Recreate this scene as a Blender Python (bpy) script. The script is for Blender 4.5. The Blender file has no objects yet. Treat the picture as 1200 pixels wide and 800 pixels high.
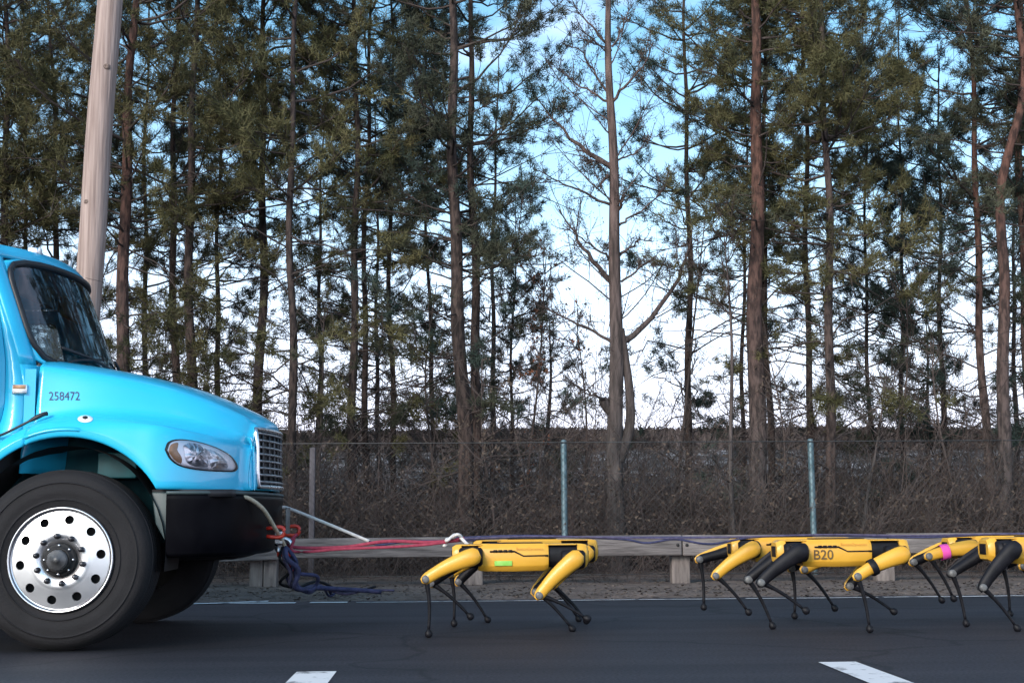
import bpy, bmesh, math, random
import numpy as np
from mathutils import Vector, Matrix
from mathutils.bvhtree import BVHTree

R = math.radians
rng = np.random.default_rng(7)
random.seed(7)
sc = bpy.context.scene
col = sc.collection

# ------------------------------------------------------------------ camera
FPX, CAMZ = 1540.0, 0.78
PITCH, YAW, ROLL = R(7.5), R(2.5), R(0.4)
CAM = np.array([0, 0, CAMZ])
FWD = np.array([math.sin(YAW) * math.cos(PITCH), math.cos(YAW) * math.cos(PITCH), math.sin(PITCH)])
_r0 = np.array([math.cos(YAW), -math.sin(YAW), 0.0]); _u0 = np.cross(_r0, FWD)
RGT = _r0 * math.cos(ROLL) - _u0 * math.sin(ROLL)
UPV = _u0 * math.cos(ROLL) + _r0 * math.sin(ROLL)
cam = bpy.data.cameras.new('camera'); camo = bpy.data.objects.new('camera', cam); col.objects.link(camo)
m = Matrix.Identity(4)
for i in range(3):
    m[i][0], m[i][1], m[i][2], m[i][3] = RGT[i], UPV[i], -FWD[i], CAM[i]
camo.matrix_world = m
cam.sensor_width = 36.0; cam.lens = 36.0 * FPX / 1200.0
cam.clip_start = 0.1; cam.clip_end = 3000
sc.camera = camo


def at(x, y, Y):
    """a surveyed point of the photograph at the depth Y"""
    d = FWD * FPX + RGT * (x - 600) + UPV * (400 - y)
    return CAM + d * (Y / d[1])


# ------------------------------------------------------------------ sky, sun, exposure
SUN_EL, SUN_AZ = R(24), R(212)          # azimuth clockwise from +Y: the sun is behind the camera, to its left
world = bpy.data.worlds.new('World'); sc.world = world; world.use_nodes = True
nt = world.node_tree; nt.nodes.clear()
sky = nt.nodes.new('ShaderNodeTexSky'); sky.sky_type = 'NISHITA'; sky.sun_disc = False
sky.sun_elevation = SUN_EL; sky.sun_rotation = SUN_AZ
sky.air_density = 1.0; sky.dust_density = 1.4; sky.ozone_density = 1.6
tc = nt.nodes.new('ShaderNodeTexCoord')
mp = nt.nodes.new('ShaderNodeMapping'); mp.inputs['Scale'].default_value = (1.6, 1.6, 5.0)
nz = nt.nodes.new('ShaderNodeTexNoise'); nz.inputs['Scale'].default_value = 2.2; nz.inputs['Detail'].default_value = 7
nz.inputs['Roughness'].default_value = 0.55
rp = nt.nodes.new('ShaderNodeValToRGB')
rp.color_ramp.elements[0].position = 0.54; rp.color_ramp.elements[0].color = (0, 0, 0, 1)
rp.color_ramp.elements[1].position = 0.78; rp.color_ramp.elements[1].color = (0.6, 0.6, 0.6, 1)
mx = nt.nodes.new('ShaderNodeMix'); mx.data_type = 'RGBA'
mx.inputs['B'].default_value = (7.4, 7.0, 8.8, 1)       # thin lit cloud
bg = nt.nodes.new('ShaderNodeBackground'); bg.inputs['Strength'].default_value = 0.12
out = nt.nodes.new('ShaderNodeOutputWorld')
L = nt.links.new
L(tc.outputs['Generated'], mp.inputs['Vector']); L(mp.outputs['Vector'], nz.inputs['Vector'])
L(nz.outputs['Fac'], rp.inputs['Fac']); sep = nt.nodes.new('ShaderNodeSeparateXYZ'); L(tc.outputs['Generated'], sep.inputs[0])
vr = nt.nodes.new('ShaderNodeValToRGB'); ve = vr.color_ramp.elements        # the thin cloud veil seen edge-on near the horizon
ve[0].position = 0.02; ve[0].color = (.92, .92, .92, 1); ve[1].position = 0.36; ve[1].color = (0, 0, 0, 1)
v2 = ve.new(0.14); v2.color = (.55, .55, .55, 1); v3 = ve.new(0.23); v3.color = (.16, .16, .16, 1)
L(sep.outputs['Z'], vr.inputs['Fac'])
mxm = nt.nodes.new('ShaderNodeMath'); mxm.operation = 'MAXIMUM'; L(rp.outputs['Color'], mxm.inputs[0]); L(vr.outputs['Color'], mxm.inputs[1])
L(mxm.outputs[0], mx.inputs['Factor'])
tint = nt.nodes.new('ShaderNodeMix'); tint.data_type = 'RGBA'; tint.blend_type = 'MULTIPLY'; tint.inputs['Factor'].default_value = 1
tint.inputs['B'].default_value = (0.76, 1.07, 1.05, 1)
L(sky.outputs['Color'], tint.inputs['A']); L(tint.outputs['Result'], mx.inputs['A']); L(mx.outputs['Result'], bg.inputs['Color']); L(bg.outputs['Background'], out.inputs['Surface'])
sl = bpy.data.lights.new('sun', 'SUN'); sl.energy = 1.3; sl.angle = R(20); sl.color = (1.0, 0.80, 0.77)
so = bpy.data.objects.new('sun', sl); col.objects.link(so)
sd = Vector((math.sin(SUN_AZ) * math.cos(SUN_EL), math.cos(SUN_AZ) * math.cos(SUN_EL), math.sin(SUN_EL)))
so.rotation_euler = sd.to_track_quat('Z', 'Y').to_euler()
so.location = (-10, -15, 14)
sc.view_settings.view_transform = 'Standard'; sc.view_settings.look = 'None'
sc.view_settings.exposure = 1.18; sc.view_settings.gamma = 1.0
sc.render.engine = 'CYCLES'
sc.cycles.max_bounces = 6; sc.cycles.transparent_max_bounces = 8
sc.cycles.use_denoising = True


# ------------------------------------------------------------------ materials
def mk(name, c1, c2=None, scale=8.0, rough=0.6, metal=0.0, bump=0.0, bscale=None, stretch=(1, 1, 1), coat=0.0,
       lo=0.35, hi=0.65, spec=0.5, detail=5.0, rough2=None, rand=0.0):
    M = bpy.data.materials.new(name); M.use_nodes = True
    n = M.node_tree.nodes; l = M.node_tree.links.new; b = n['Principled BSDF']
    b.inputs['Roughness'].default_value = rough; b.inputs['Metallic'].default_value = metal
    b.inputs['Coat Weight'].default_value = coat; b.inputs['Coat Roughness'].default_value = 0.04
    b.inputs['Specular IOR Level'].default_value = spec
    c2 = c2 or tuple(min(1, x * 1.25) for x in c1)
    t = n.new('ShaderNodeTexCoord'); mpn = n.new('ShaderNodeMapping'); mpn.inputs['Scale'].default_value = stretch
    z = n.new('ShaderNodeTexNoise'); z.inputs['Scale'].default_value = scale; z.inputs['Detail'].default_value = detail
    l(t.outputs['Object'], mpn.inputs['Vector']); l(mpn.outputs['Vector'], z.inputs['Vector'])
    r = n.new('ShaderNodeValToRGB')
    r.color_ramp.elements[0].position = lo; r.color_ramp.elements[0].color = (*c1, 1)
    r.color_ramp.elements[1].position = hi; r.color_ramp.elements[1].color = (*c2, 1)
    l(z.outputs['Fac'], r.inputs['Fac'])
    src = r.outputs['Color']
    if rand:
        oi = n.new('ShaderNodeObjectInfo'); hs = n.new('ShaderNodeHueSaturation')
        ma = n.new('ShaderNodeMapRange'); ma.inputs['To Min'].default_value = 1 - rand; ma.inputs['To Max'].default_value = 1 + rand
        l(oi.outputs['Random'], ma.inputs['Value']); l(ma.outputs['Result'], hs.inputs['Value']); l(src, hs.inputs['Color'])
        src = hs.outputs['Color']
    l(src, b.inputs['Base Color'])
    if rough2 is not None:
        q = n.new('ShaderNodeMapRange'); q.inputs['To Min'].default_value = rough; q.inputs['To Max'].default_value = rough2
        l(z.outputs['Fac'], q.inputs['Value']); l(q.outputs['Result'], b.inputs['Roughness'])
    if bump:
        z2 = n.new('ShaderNodeTexNoise'); z2.inputs['Scale'].default_value = bscale or scale * 3; z2.inputs['Detail'].default_value = 4
        l(mpn.outputs['Vector'], z2.inputs['Vector'])
        bp = n.new('ShaderNodeBump'); bp.inputs['Strength'].default_value = bump; bp.inputs['Distance'].default_value = 0.02
        l(z2.outputs['Fac'], bp.inputs['Height']); l(bp.outputs['Normal'], b.inputs['Normal'])
    return M


def glass_mat(name, tint, ior=1.5):
    M = bpy.data.materials.new(name); M.use_nodes = True
    n = M.node_tree.nodes; l = M.node_tree.links.new
    n.remove(n['Principled BSDF'])
    tr = n.new('ShaderNodeBsdfTransparent'); tr.inputs['Color'].default_value = (*tint, 1)
    gl = n.new('ShaderNodeBsdfGlossy'); gl.inputs['Roughness'].default_value = 0.02
    fr = n.new('ShaderNodeFresnel'); fr.inputs['IOR'].default_value = ior
    mi = n.new('ShaderNodeMixShader'); l(fr.outputs['Fac'], mi.inputs['Fac'])
    l(tr.outputs[0], mi.inputs[1]); l(gl.outputs[0], mi.inputs[2])
    l(mi.outputs[0], n['Material Output'].inputs['Surface'])
    return M


MT = {}
MT['paint'] = mk('cyan_paint', (0.022, 0.50, 0.80), (0.026, 0.53, 0.83), scale=3, rough=0.32, coat=0.7)
MT['black'] = mk('black_plastic', (0.012, 0.012, 0.014), (0.022, 0.022, 0.026), scale=20, rough=0.45)
MT['blackgloss'] = mk('black_bumper', (0.0025, 0.0025, 0.004), (0.005, 0.005, 0.007), scale=6, rough=0.4, spec=0.06)
MT['trim'] = mk('grey_trim', (0.03, 0.05, 0.055), (0.05, 0.075, 0.08), rough=0.5)
MT['innerteal'] = mk('shaded_cyan_paint', (0.006, 0.045, 0.055), (0.010, 0.10, 0.12), scale=5, rough=0.6)  # cab's cyan paint with the wheel-arch shade put into its colour
MT['dark'] = mk('dark_metal', (0.006, 0.006, 0.007), (0.014, 0.013, 0.013), scale=12, rough=0.7)
MT['rubber'] = mk('tyre_rubber', (0.0045, 0.004, 0.0055), (0.009, 0.008, 0.010), scale=5, rough=0.85, bump=0.15, bscale=60)
MT['chrome'] = mk('polished_metal', (0.72, 0.72, 0.75), (0.80, 0.80, 0.83), scale=9, rough=0.2, metal=1.0, rough2=0.36)
MT['grillebar'] = mk('grille_bar_metal', (0.34, 0.34, 0.36), (0.44, 0.44, 0.46), rough=0.3, metal=0.7)
MT['capgrey'] = mk('cap_grey', (0.05, 0.05, 0.052), (0.12, 0.12, 0.125), scale=25, rough=0.45, metal=0.4)
MT['alloy'] = mk('polished_alloy', (0.80, 0.80, 0.83), (0.86, 0.86, 0.89), scale=6, rough=0.30, metal=1.0, rough2=0.42)
MT['hub'] = mk('hub_metal', (0.05, 0.05, 0.055), (0.10, 0.10, 0.11), scale=20, rough=0.4, metal=0.8)
MT['white'] = mk('white_plastic', (0.7, 0.7, 0.7), (0.78, 0.78, 0.78), rough=0.4)
MT['amber'] = mk('amber_lens', (0.50, 0.26, 0.14), (0.60, 0.34, 0.20), rough=0.2)
MT['red'] = mk('red_lens', (0.6, 0.03, 0.02), (0.7, 0.06, 0.03), rough=0.3)
MT['text'] = mk('dark_print', (0.012, 0.03, 0.09), (0.02, 0.04, 0.11), rough=0.5)
MT['cabin'] = mk('cabin_trim', (0.05, 0.055, 0.06), (0.09, 0.10, 0.11), rough=0.8)
MT['seat'] = mk('seat_cloth', (0.10, 0.13, 0.16), (0.16, 0.19, 0.22), rough=0.9)
MT['glass'] = glass_mat('tinted_glass', (0.50, 0.58, 0.60), 1.85)
MT['lens'] = glass_mat('clear_lens', (0.9, 0.9, 0.92), 1.45)
MT['yellow'] = mk('yellow_shell', (0.66, 0.335, 0.030), (0.72, 0.385, 0.042), scale=6, rough=0.42, coat=0.15)
MT['robotblack'] = mk('robot_black', (0.004, 0.004, 0.006), (0.010, 0.0095, 0.013), scale=15, rough=0.55, spec=0.25)
MT['robotgrey'] = mk('robot_grey', (0.08, 0.08, 0.083), (0.16, 0.16, 0.16), scale=20, rough=0.45)
MT['green'] = mk('green_sticker', (0.22, 0.55, 0.08), (0.30, 0.60, 0.12), scale=30, rough=0.6)
MT['magenta'] = mk('magenta_tape', (0.75, 0.05, 0.35), (0.8, 0.09, 0.42), rough=0.6)
MT['brownprint'] = mk('brown_print', (0.10, 0.06, 0.02), (0.13, 0.08, 0.03), rough=0.6)
MT['orangeprint'] = mk('orange_print', (0.55, 0.20, 0.02), (0.58, 0.22, 0.03), rough=0.6)
MT['redstrap'] = mk('red_webbing', (0.24, 0.022, 0.05), (0.34, 0.045, 0.08), scale=30, rough=0.85)
MT['cream'] = mk('cream_rope', (0.45, 0.38, 0.27), (0.56, 0.49, 0.37), scale=40, rough=0.9)
MT['whiterope'] = mk('white_webbing', (0.58, 0.56, 0.55), (0.68, 0.66, 0.64), scale=40, rough=0.85)
MT['navy'] = mk('navy_rope', (0.02, 0.025, 0.07), (0.05, 0.05, 0.12), scale=30, rough=0.85)
MT['violet'] = mk('violet_rope', (0.05, 0.042, 0.085), (0.10, 0.085, 0.15), scale=30, rough=0.85)
MT['pole'] = mk('weathered_pole_wood', (0.25, 0.18, 0.155), (0.43, 0.325, 0.285), scale=9, rough=0.9, stretch=(3, 3, 0.12), bump=0.5, bscale=22, detail=8)
MT['knot'] = mk('pole_knot', (0.12, 0.085, 0.07), (0.24, 0.175, 0.15), rough=0.9)
MT['rail'] = mk('weathered_rail_wood', (0.09, 0.080, 0.078), (0.205, 0.182, 0.175), scale=7, rough=0.9, stretch=(0.35, 3, 4), bump=0.5, bscale=16, rand=0.12, detail=8)
MT['railpost'] = mk('weathered_post_wood', (0.11, 0.093, 0.086), (0.21, 0.18, 0.165), scale=8, rough=0.9, stretch=(3, 3, 0.4), bump=0.5, bscale=16, rand=0.12, detail=8)
MT['galv'] = mk('galvanised_post', (0.06, 0.115, 0.135), (0.13, 0.19, 0.215), scale=9, rough=0.5, metal=0.3, bump=0.1)  # galvanised posts; the teal of reflected sky is put into the base colour
MT['greypost'] = mk('grey_fence_post', (0.055, 0.048, 0.054), (0.10, 0.09, 0.10), scale=8, rough=0.7, stretch=(2, 2, 0.5))
MT['wire'] = mk('fence_wire', (0.05, 0.05, 0.05), (0.09, 0.09, 0.09), rough=0.5, metal=0.5)
MT['pinebark'] = mk('pine_bark', (0.019, 0.013, 0.012), (0.072, 0.050, 0.043), scale=9, rough=0.95, stretch=(2.2, 2.2, 0.7), bump=1.0, bscale=20, lo=0.40, hi=0.60, rand=0.2, detail=8)
MT['redbark'] = mk('red_pine_bark', (0.036, 0.018, 0.014), (0.115, 0.056, 0.042), scale=9, rough=0.95, stretch=(2.2, 2.2, 0.7), bump=1.0, bscale=20, lo=0.40, hi=0.60, rand=0.12, detail=8)
def grey_foot(M, grey, z0, z1):
    n = M.node_tree.nodes; l = M.node_tree.links.new; b = n['Principled BSDF']; src = b.inputs['Base Color'].links[0].from_socket
    t = n.new('ShaderNodeTexCoord'); sp = n.new('ShaderNodeSeparateXYZ'); l(t.outputs['Object'], sp.inputs[0])
    mr = n.new('ShaderNodeMapRange'); mr.inputs['From Min'].default_value = z0; mr.inputs['From Max'].default_value = z1; l(sp.outputs['Z'], mr.inputs['Value'])
    bw = n.new('ShaderNodeHueSaturation'); bw.inputs['Saturation'].default_value = .42; bw.inputs['Value'].default_value = grey; l(src, bw.inputs['Color'])
    mm = n.new('ShaderNodeMix'); mm.data_type = 'RGBA'; l(mr.outputs[0], mm.inputs['Factor']); l(bw.outputs['Color'], mm.inputs['A']); l(src, mm.inputs['B']); l(mm.outputs['Result'], b.inputs['Base Color'])


grey_foot(MT['redbark'], .75, 1.5, 5.0)
MT['greybark'] = mk('grey_bark', (0.048, 0.033, 0.029), (0.145, 0.098, 0.086), scale=8, rough=0.95, stretch=(3, 3, 0.4), bump=0.7, bscale=22, rand=0.15, detail=8)
grey_foot(MT['greybark'], .62, 1.0, 5.5)
MT['limb'] = mk('limb_bark', (0.036, 0.027, 0.024), (0.075, 0.056, 0.049), scale=8, rough=0.95)
MT['twig'] = mk('bare_twig', (0.040, 0.030, 0.028), (0.112, 0.086, 0.078), scale=1.2, rough=0.95)
MT['olive'] = mk('olive_needles', (0.054, 0.056, 0.024), (0.145, 0.130, 0.062), scale=1.3, rough=0.8, lo=0.3, hi=0.7, rand=0.15, spec=0.2)
MT['needle'] = mk('dark_needles', (0.036, 0.045, 0.030), (0.098, 0.098, 0.064), scale=1.3, rough=0.8, lo=0.3, hi=0.7, rand=0.15, spec=0.2)
MT['blueneedle'] = mk('blue_green_needles', (0.028, 0.045, 0.038), (0.072, 0.096, 0.078), scale=1.3, rough=0.8, lo=0.3, hi=0.7, rand=0.15, spec=0.2)
MT['rusty'] = mk('rusty_leaves', (0.13, 0.05, 0.025), (0.22, 0.09, 0.05), scale=3, rough=0.9)
MT['deadleaf'] = mk('dead_leaves', (0.05, 0.036, 0.028), (0.12, 0.09, 0.07), scale=2, rough=0.95)
MT['litter'] = mk('leaf_litter', (0.06, 0.045, 0.036), (0.17, 0.13, 0.105), scale=2, rough=0.95)


def shade_ground():
    M = bpy.data.materials.new('ground_soil'); M.use_nodes = True
    n = M.node_tree.nodes; l = M.node_tree.links.new; b = n['Principled BSDF']; b.inputs['Roughness'].default_value = 0.95
    g = n.new('ShaderNodeNewGeometry'); sp = n.new('ShaderNodeSeparateXYZ'); l(g.outputs['Position'], sp.inputs[0])
    z1 = n.new('ShaderNodeTexNoise'); z1.inputs['Scale'].default_value = 1.6; z1.inputs['Detail'].default_value = 9; z1.inputs['Roughness'].default_value = 0.7
    z2 = n.new('ShaderNodeTexNoise'); z2.inputs['Scale'].default_value = 0.9; z2.inputs['Detail'].default_value = 8
    l(g.outputs['Position'], z1.inputs['Vector']); l(g.outputs['Position'], z2.inputs['Vector'])
    r1 = n.new('ShaderNodeValToRGB'); e = r1.color_ramp.elements
    e[0].position = .33; e[0].color = (0.058, 0.042, 0.036, 1); e[1].position = .68; e[1].color = (0.175, 0.135, 0.115, 1)
    l(z1.outputs['Fac'], r1.inputs['Fac'])
    r2 = n.new('ShaderNodeValToRGB'); e = r2.color_ramp.elements          # dry pale grass and brush on the far slope
    e[0].position = .50; e[0].color = (0.06, 0.05, 0.045, 1); e[1].position = .62; e[1].color = (0.26, 0.235, 0.23, 1)
    l(z2.outputs['Fac'], r2.inputs['Fac'])
    mr = n.new('ShaderNodeMapRange'); mr.inputs['From Min'].default_value = 27; mr.inputs['From Max'].default_value = 34
    l(sp.outputs['Y'], mr.inputs['Value'])
    mr2 = n.new('ShaderNodeMapRange'); mr2.inputs['From Min'].default_value = 66; mr2.inputs['From Max'].default_value = 60
    l(sp.outputs['Y'], mr2.inputs['Value'])
    mul = n.new('ShaderNodeMath'); mul.operation = 'MULTIPLY'; l(mr.outputs[0], mul.inputs[0]); l(mr2.outputs[0], mul.inputs[1])
    mm = n.new('ShaderNodeMix'); mm.data_type = 'RGBA'; l(mul.outputs[0], mm.inputs['Factor'])
    l(r1.outputs['Color'], mm.inputs['A']); l(r2.outputs['Color'], mm.inputs['B']); l(mm.outputs['Result'], b.inputs['Base Color'])
    bp = n.new('ShaderNodeBump'); bp.inputs['Strength'].default_value = 0.8; bp.inputs['Distance'].default_value = 0.05
    z3 = n.new('ShaderNodeTexNoise'); z3.inputs['Scale'].default_value = 14; z3.inputs['Detail'].default_value = 6
    l(g.outputs['Position'], z3.inputs['Vector']); l(z3.outputs['Fac'], bp.inputs['Height']); l(bp.outputs['Normal'], b.inputs['Normal'])
    return M


def shade_road():
    M = bpy.data.materials.new('asphalt'); M.use_nodes = True
    n = M.node_tree.nodes; l = M.node_tree.links.new; b = n['Principled BSDF']; b.inputs['Roughness'].default_value = 0.72
    g = n.new('ShaderNodeNewGeometry')
    z1 = n.new('ShaderNodeTexNoise'); z1.inputs['Scale'].default_value = 60; z1.inputs['Detail'].default_value = 6; l(g.outputs['Position'], z1.inputs['Vector'])
    mpn = n.new('ShaderNodeMapping'); mpn.inputs['Scale'].default_value = (0.10, 1.5, 1); l(g.outputs['Position'], mpn.inputs['Vector'])
    z2 = n.new('ShaderNodeTexNoise'); z2.inputs['Scale'].default_value = 1.6; z2.inputs['Detail'].default_value = 7; z2.inputs['Roughness'].default_value = 0.6
    l(mpn.outputs['Vector'], z2.inputs['Vector'])
    r1 = n.new('ShaderNodeValToRGB'); e = r1.color_ramp.elements
    e[0].position = .3; e[0].color = (0.054, 0.036, 0.039, 1); e[1].position = .7; e[1].color = (0.112, 0.077, 0.081, 1)
    l(z2.outputs['Fac'], r1.inputs['Fac'])
    r2 = n.new('ShaderNodeValToRGB'); e = r2.color_ramp.elements
    e[0].position = .3; e[0].color = (0.40, 0.40, 0.40, 1); e[1].position = .72; e[1].color = (1.5, 1.5, 1.5, 1)
    l(z1.outputs['Fac'], r2.inputs['Fac'])
    mm = n.new('ShaderNodeMix'); mm.data_type = 'RGBA'; mm.blend_type = 'MULTIPLY'; mm.inputs['Factor'].default_value = 1
    l(r1.outputs['Color'], mm.inputs['A']); l(r2.outputs['Color'], mm.inputs['B'])
    zd = n.new('ShaderNodeTexNoise'); zd.inputs['Scale'].default_value = 1.3; zd.inputs['Detail'].default_value = 6; l(g.outputs['Position'], zd.inputs['Vector'])
    va = n.new('ShaderNodeMix'); va.data_type = 'RGBA'; va.blend_type = 'ADD'; va.inputs['Factor'].default_value = .8; l(g.outputs['Position'], va.inputs['A']); l(zd.outputs['Color'], va.inputs['B'])
    vo = n.new('ShaderNodeTexVoronoi'); vo.feature = 'DISTANCE_TO_EDGE'; vo.inputs['Scale'].default_value = .33; l(va.outputs['Result'], vo.inputs['Vector'])
    cr_ = n.new('ShaderNodeValToRGB'); ce = cr_.color_ramp.elements
    ce[0].position = .0; ce[0].color = (.35, .35, .35, 1); ce[1].position = .012; ce[1].color = (1, 1, 1, 1); l(vo.outputs['Distance'], cr_.inputs['Fac'])
    mc = n.new('ShaderNodeMix'); mc.data_type = 'RGBA'; mc.blend_type = 'MULTIPLY'; mc.inputs['Factor'].default_value = .8
    l(mm.outputs['Result'], mc.inputs['A']); l(cr_.outputs['Color'], mc.inputs['B']); l(mc.outputs['Result'], b.inputs['Base Color'])
    bp = n.new('ShaderNodeBump'); bp.inputs['Strength'].default_value = 0.35; bp.inputs['Distance'].default_value = 0.01
    l(z1.outputs['Fac'], bp.inputs['Height']); l(bp.outputs['Normal'], b.inputs['Normal'])
    return M


def shade_paint_line():
    M = bpy.data.materials.new('worn_road_paint'); M.use_nodes = True
    n = M.node_tree.nodes; l = M.node_tree.links.new; b = n['Principled BSDF']; b.inputs['Roughness'].default_value = 0.7
    g = n.new('ShaderNodeNewGeometry')
    z = n.new('ShaderNodeTexNoise'); z.inputs['Scale'].default_value = 7; z.inputs['Detail'].default_value = 8; z.inputs['Roughness'].default_value = 0.65
    l(g.outputs['Position'], z.inputs['Vector'])
    r = n.new('ShaderNodeValToRGB'); e = r.color_ramp.elements
    e[0].position = .34; e[0].color = (0.12, 0.115, 0.12, 1); e[1].position = .46; e[1].color = (0.72, 0.70, 0.70, 1)
    l(z.outputs['Fac'], r.inputs['Fac']); l(r.outputs['Color'], b.inputs['Base Color'])
    return M


MT['ground'] = shade_ground(); MT['road'] = shade_road(); MT['line'] = shade_paint_line()


# ------------------------------------------------------------------ mesh helpers
class MB:
    """collects pieces, links them as ONE mesh object"""
    def __init__(s): s.v = []; s.f = []; s.n = 0
    def add(s, verts, faces):
        verts = np.asarray(verts, dtype=np.float64).reshape(-1, 3)
        s.v.append(verts)
        if isinstance(faces, np.ndarray): s.f.append(faces.astype(np.int64) + s.n)
        else:
            for f in faces: s.f.append(np.array([f], dtype=np.int64) + s.n)
        s.n += len(verts); return s
    def box(s, a, b, bev=0.0):
        x0, y0, z0 = a; x1, y1, z1 = b
        if bev <= 0:
            v = [(x0,y0,z0),(x1,y0,z0),(x1,y1,z0),(x0,y1,z0),(x0,y0,z1),(x1,y0,z1),(x1,y1,z1),(x0,y1,z1)]
            return s.add(v, np.array([(0,3,2,1),(4,5,6,7),(0,1,5,4),(1,2,6,5),(2,3,7,6),(3,0,4,7)]))
        bm = bmesh.new(); bmesh.ops.create_cube(bm, size=1)
        for q in bm.verts: q.co = Vector((x0+(q.co.x+.5)*(x1-x0), y0+(q.co.y+.5)*(y1-y0), z0+(q.co.z+.5)*(z1-z0)))
        bmesh.ops.bevel(bm, geom=bm.edges[:], offset=bev, segments=2, affect='EDGES', profile=.6)
        return s.bm(bm)
    def bm(s, bm):
        bm.verts.index_update()
        v = [tuple(q.co) for q in bm.verts]; f = [tuple(q.index for q in p.verts) for p in bm.faces]
        bm.free(); return s.add(v, f)
    def tube(s, pts, rad, sides=6, caps=True, flat=1.0):
        p = np.asarray(pts, float); k = len(p); rad = np.broadcast_to(np.asarray(rad, float), (k,))
        t = np.gradient(p, axis=0); t /= np.linalg.norm(t, axis=1)[:, None] + 1e-12
        ref = np.array([0, 0, 1.0]) if abs(t[0][2]) < .9 else np.array([1.0, 0, 0])
        u = np.cross(t, ref); u /= np.linalg.norm(u, axis=1)[:, None] + 1e-12
        w = np.cross(t, u)
        a = np.linspace(0, 2*np.pi, sides, endpoint=False)
        v = p[:, None] + (u[:, None]*np.cos(a)[None, :, None] + w[:, None]*np.sin(a)[None, :, None]*flat)*rad[:, None, None]
        i = np.arange(k-1)[:, None]*sides; j = np.arange(sides)[None]; j2 = (j+1) % sides
        f = np.stack([i+j, i+j2, i+sides+j2, i+sides+j], -1).reshape(-1, 4)
        base = s.n
        s.add(v.reshape(-1, 3), f)
        if caps:
            s.f.append(np.array([list(range(sides))[::-1]]) + base)
            s.f.append(np.array([[(k-1)*sides+q for q in range(sides)]]) + base)
        return s
    def lathe(s, prof, seg=48, axis='y', center=(0, 0, 0), cap=False):
        """prof: (radius, along-axis)"""
        a = np.linspace(0, 2*np.pi, seg, endpoint=False); pr = np.asarray(prof, float); k = len(pr)
        c, d = np.cos(a), np.sin(a); v = np.zeros((k, seg, 3))
        ax = 'xyz'.index(axis); o = [q for q in range(3) if q != ax]
        v[..., o[0]] = pr[:, 0:1]*c; v[..., o[1]] = pr[:, 0:1]*d; v[..., ax] = pr[:, 1:2]
        i = np.arange(k-1)[:, None]*seg; j = np.arange(seg)[None]; j2 = (j+1) % seg
        f = np.stack([i+j, i+j2, i+seg+j2, i+seg+j], -1).reshape(-1, 4); base = s.n
        s.add(v.reshape(-1, 3)+np.array(center), f)
        if cap: s.f.append(np.array([list(range(seg))])+base); s.f.append(np.array([[(k-1)*seg+q for q in range(seg)]])+base)
        return s
    def grid(s, P):
        P = np.asarray(P, float); a, b = P.shape[:2]
        i = np.arange(a-1)[:, None]*b; j = np.arange(b-1)[None]
        return s.add(P.reshape(-1, 3), np.stack([i+j, i+j+1, i+b+j+1, i+b+j], -1).reshape(-1, 4))
    def prism(s, outline, y0, y1):
        """outline in (x, z), extruded along y"""
        k = len(outline)
        v = [(x, y0, z) for x, z in outline] + [(x, y1, z) for x, z in outline]
        f = [tuple(range(k))[::-1], tuple(range(k, 2*k))] + [(i, (i+1) % k, k+(i+1) % k, k+i) for i in range(k)]
        return s.add(v, f)
    def build(s, name, mat, parent=None, smooth=False, loc=None, recalc=False, bevel=0.0, weld=False):
        me = bpy.data.meshes.new(name)
        V = np.concatenate(s.v); me.vertices.add(len(V)); me.vertices.foreach_set('co', V.ravel().astype(np.float32))
        sizes = np.concatenate([np.full(len(f), f.shape[1]) for f in s.f]); lv = np.concatenate([f.ravel() for f in s.f])
        me.loops.add(len(lv)); me.loops.foreach_set('vertex_index', lv.astype(np.int32))
        me.polygons.add(len(sizes)); st = np.concatenate([[0], np.cumsum(sizes)[:-1]])
        me.polygons.foreach_set('loop_start', st.astype(np.int32))
        if smooth: me.polygons.foreach_set('use_smooth', np.ones(len(sizes), bool))
        me.update(calc_edges=True)
        if recalc:
            bm = bmesh.new(); bm.from_mesh(me)
            if weld: bmesh.ops.remove_doubles(bm, verts=bm.verts, dist=.0004)
            bmesh.ops.recalc_face_normals(bm, faces=bm.faces); bm.to_mesh(me); bm.free()
        me.materials.append(MT[mat])
        o = bpy.data.objects.new(name, me); col.objects.link(o)
        if parent: o.parent = parent
        if loc is not None: o.location = loc
        if bevel:
            b = o.modifiers.new('bevel', 'BEVEL'); b.width = bevel; b.segments = 2; b.limit_method = 'ANGLE'
        return o


def tag(o, label=None, cat=None, group=None, kind=None):
    if label: o['label'] = label
    if cat: o['category'] = cat
    if group: o['group'] = group
    if kind: o['kind'] = kind
    return o


def empty(name, loc, label, cat, group=None, rz=0):
    o = bpy.data.objects.new(name, None); col.objects.link(o); o.location = loc; o.rotation_euler.z = rz
    o.empty_display_size = .2
    return tag(o, label, cat, group)


def share(o, parent=None):
    c = o.copy(); col.objects.link(c)
    if parent: c.parent = parent
    return c


def smooth_path(pts, n):
    """Catmull-Rom through the points"""
    p = np.asarray(pts, float); k = len(p)
    q = np.vstack([2*p[0]-p[1], p, 2*p[-1]-p[-2]])
    t = np.linspace(0, k-1-1e-9, n); i = t.astype(int); u = (t-i)[:, None]
    a, b, c, d = q[i], q[i+1], q[i+2], q[i+3]
    return .5*((2*b)+(-a+c)*u+(2*a-5*b+4*c-d)*u**2+(-a+3*b-3*c+d)*u**3)


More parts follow.
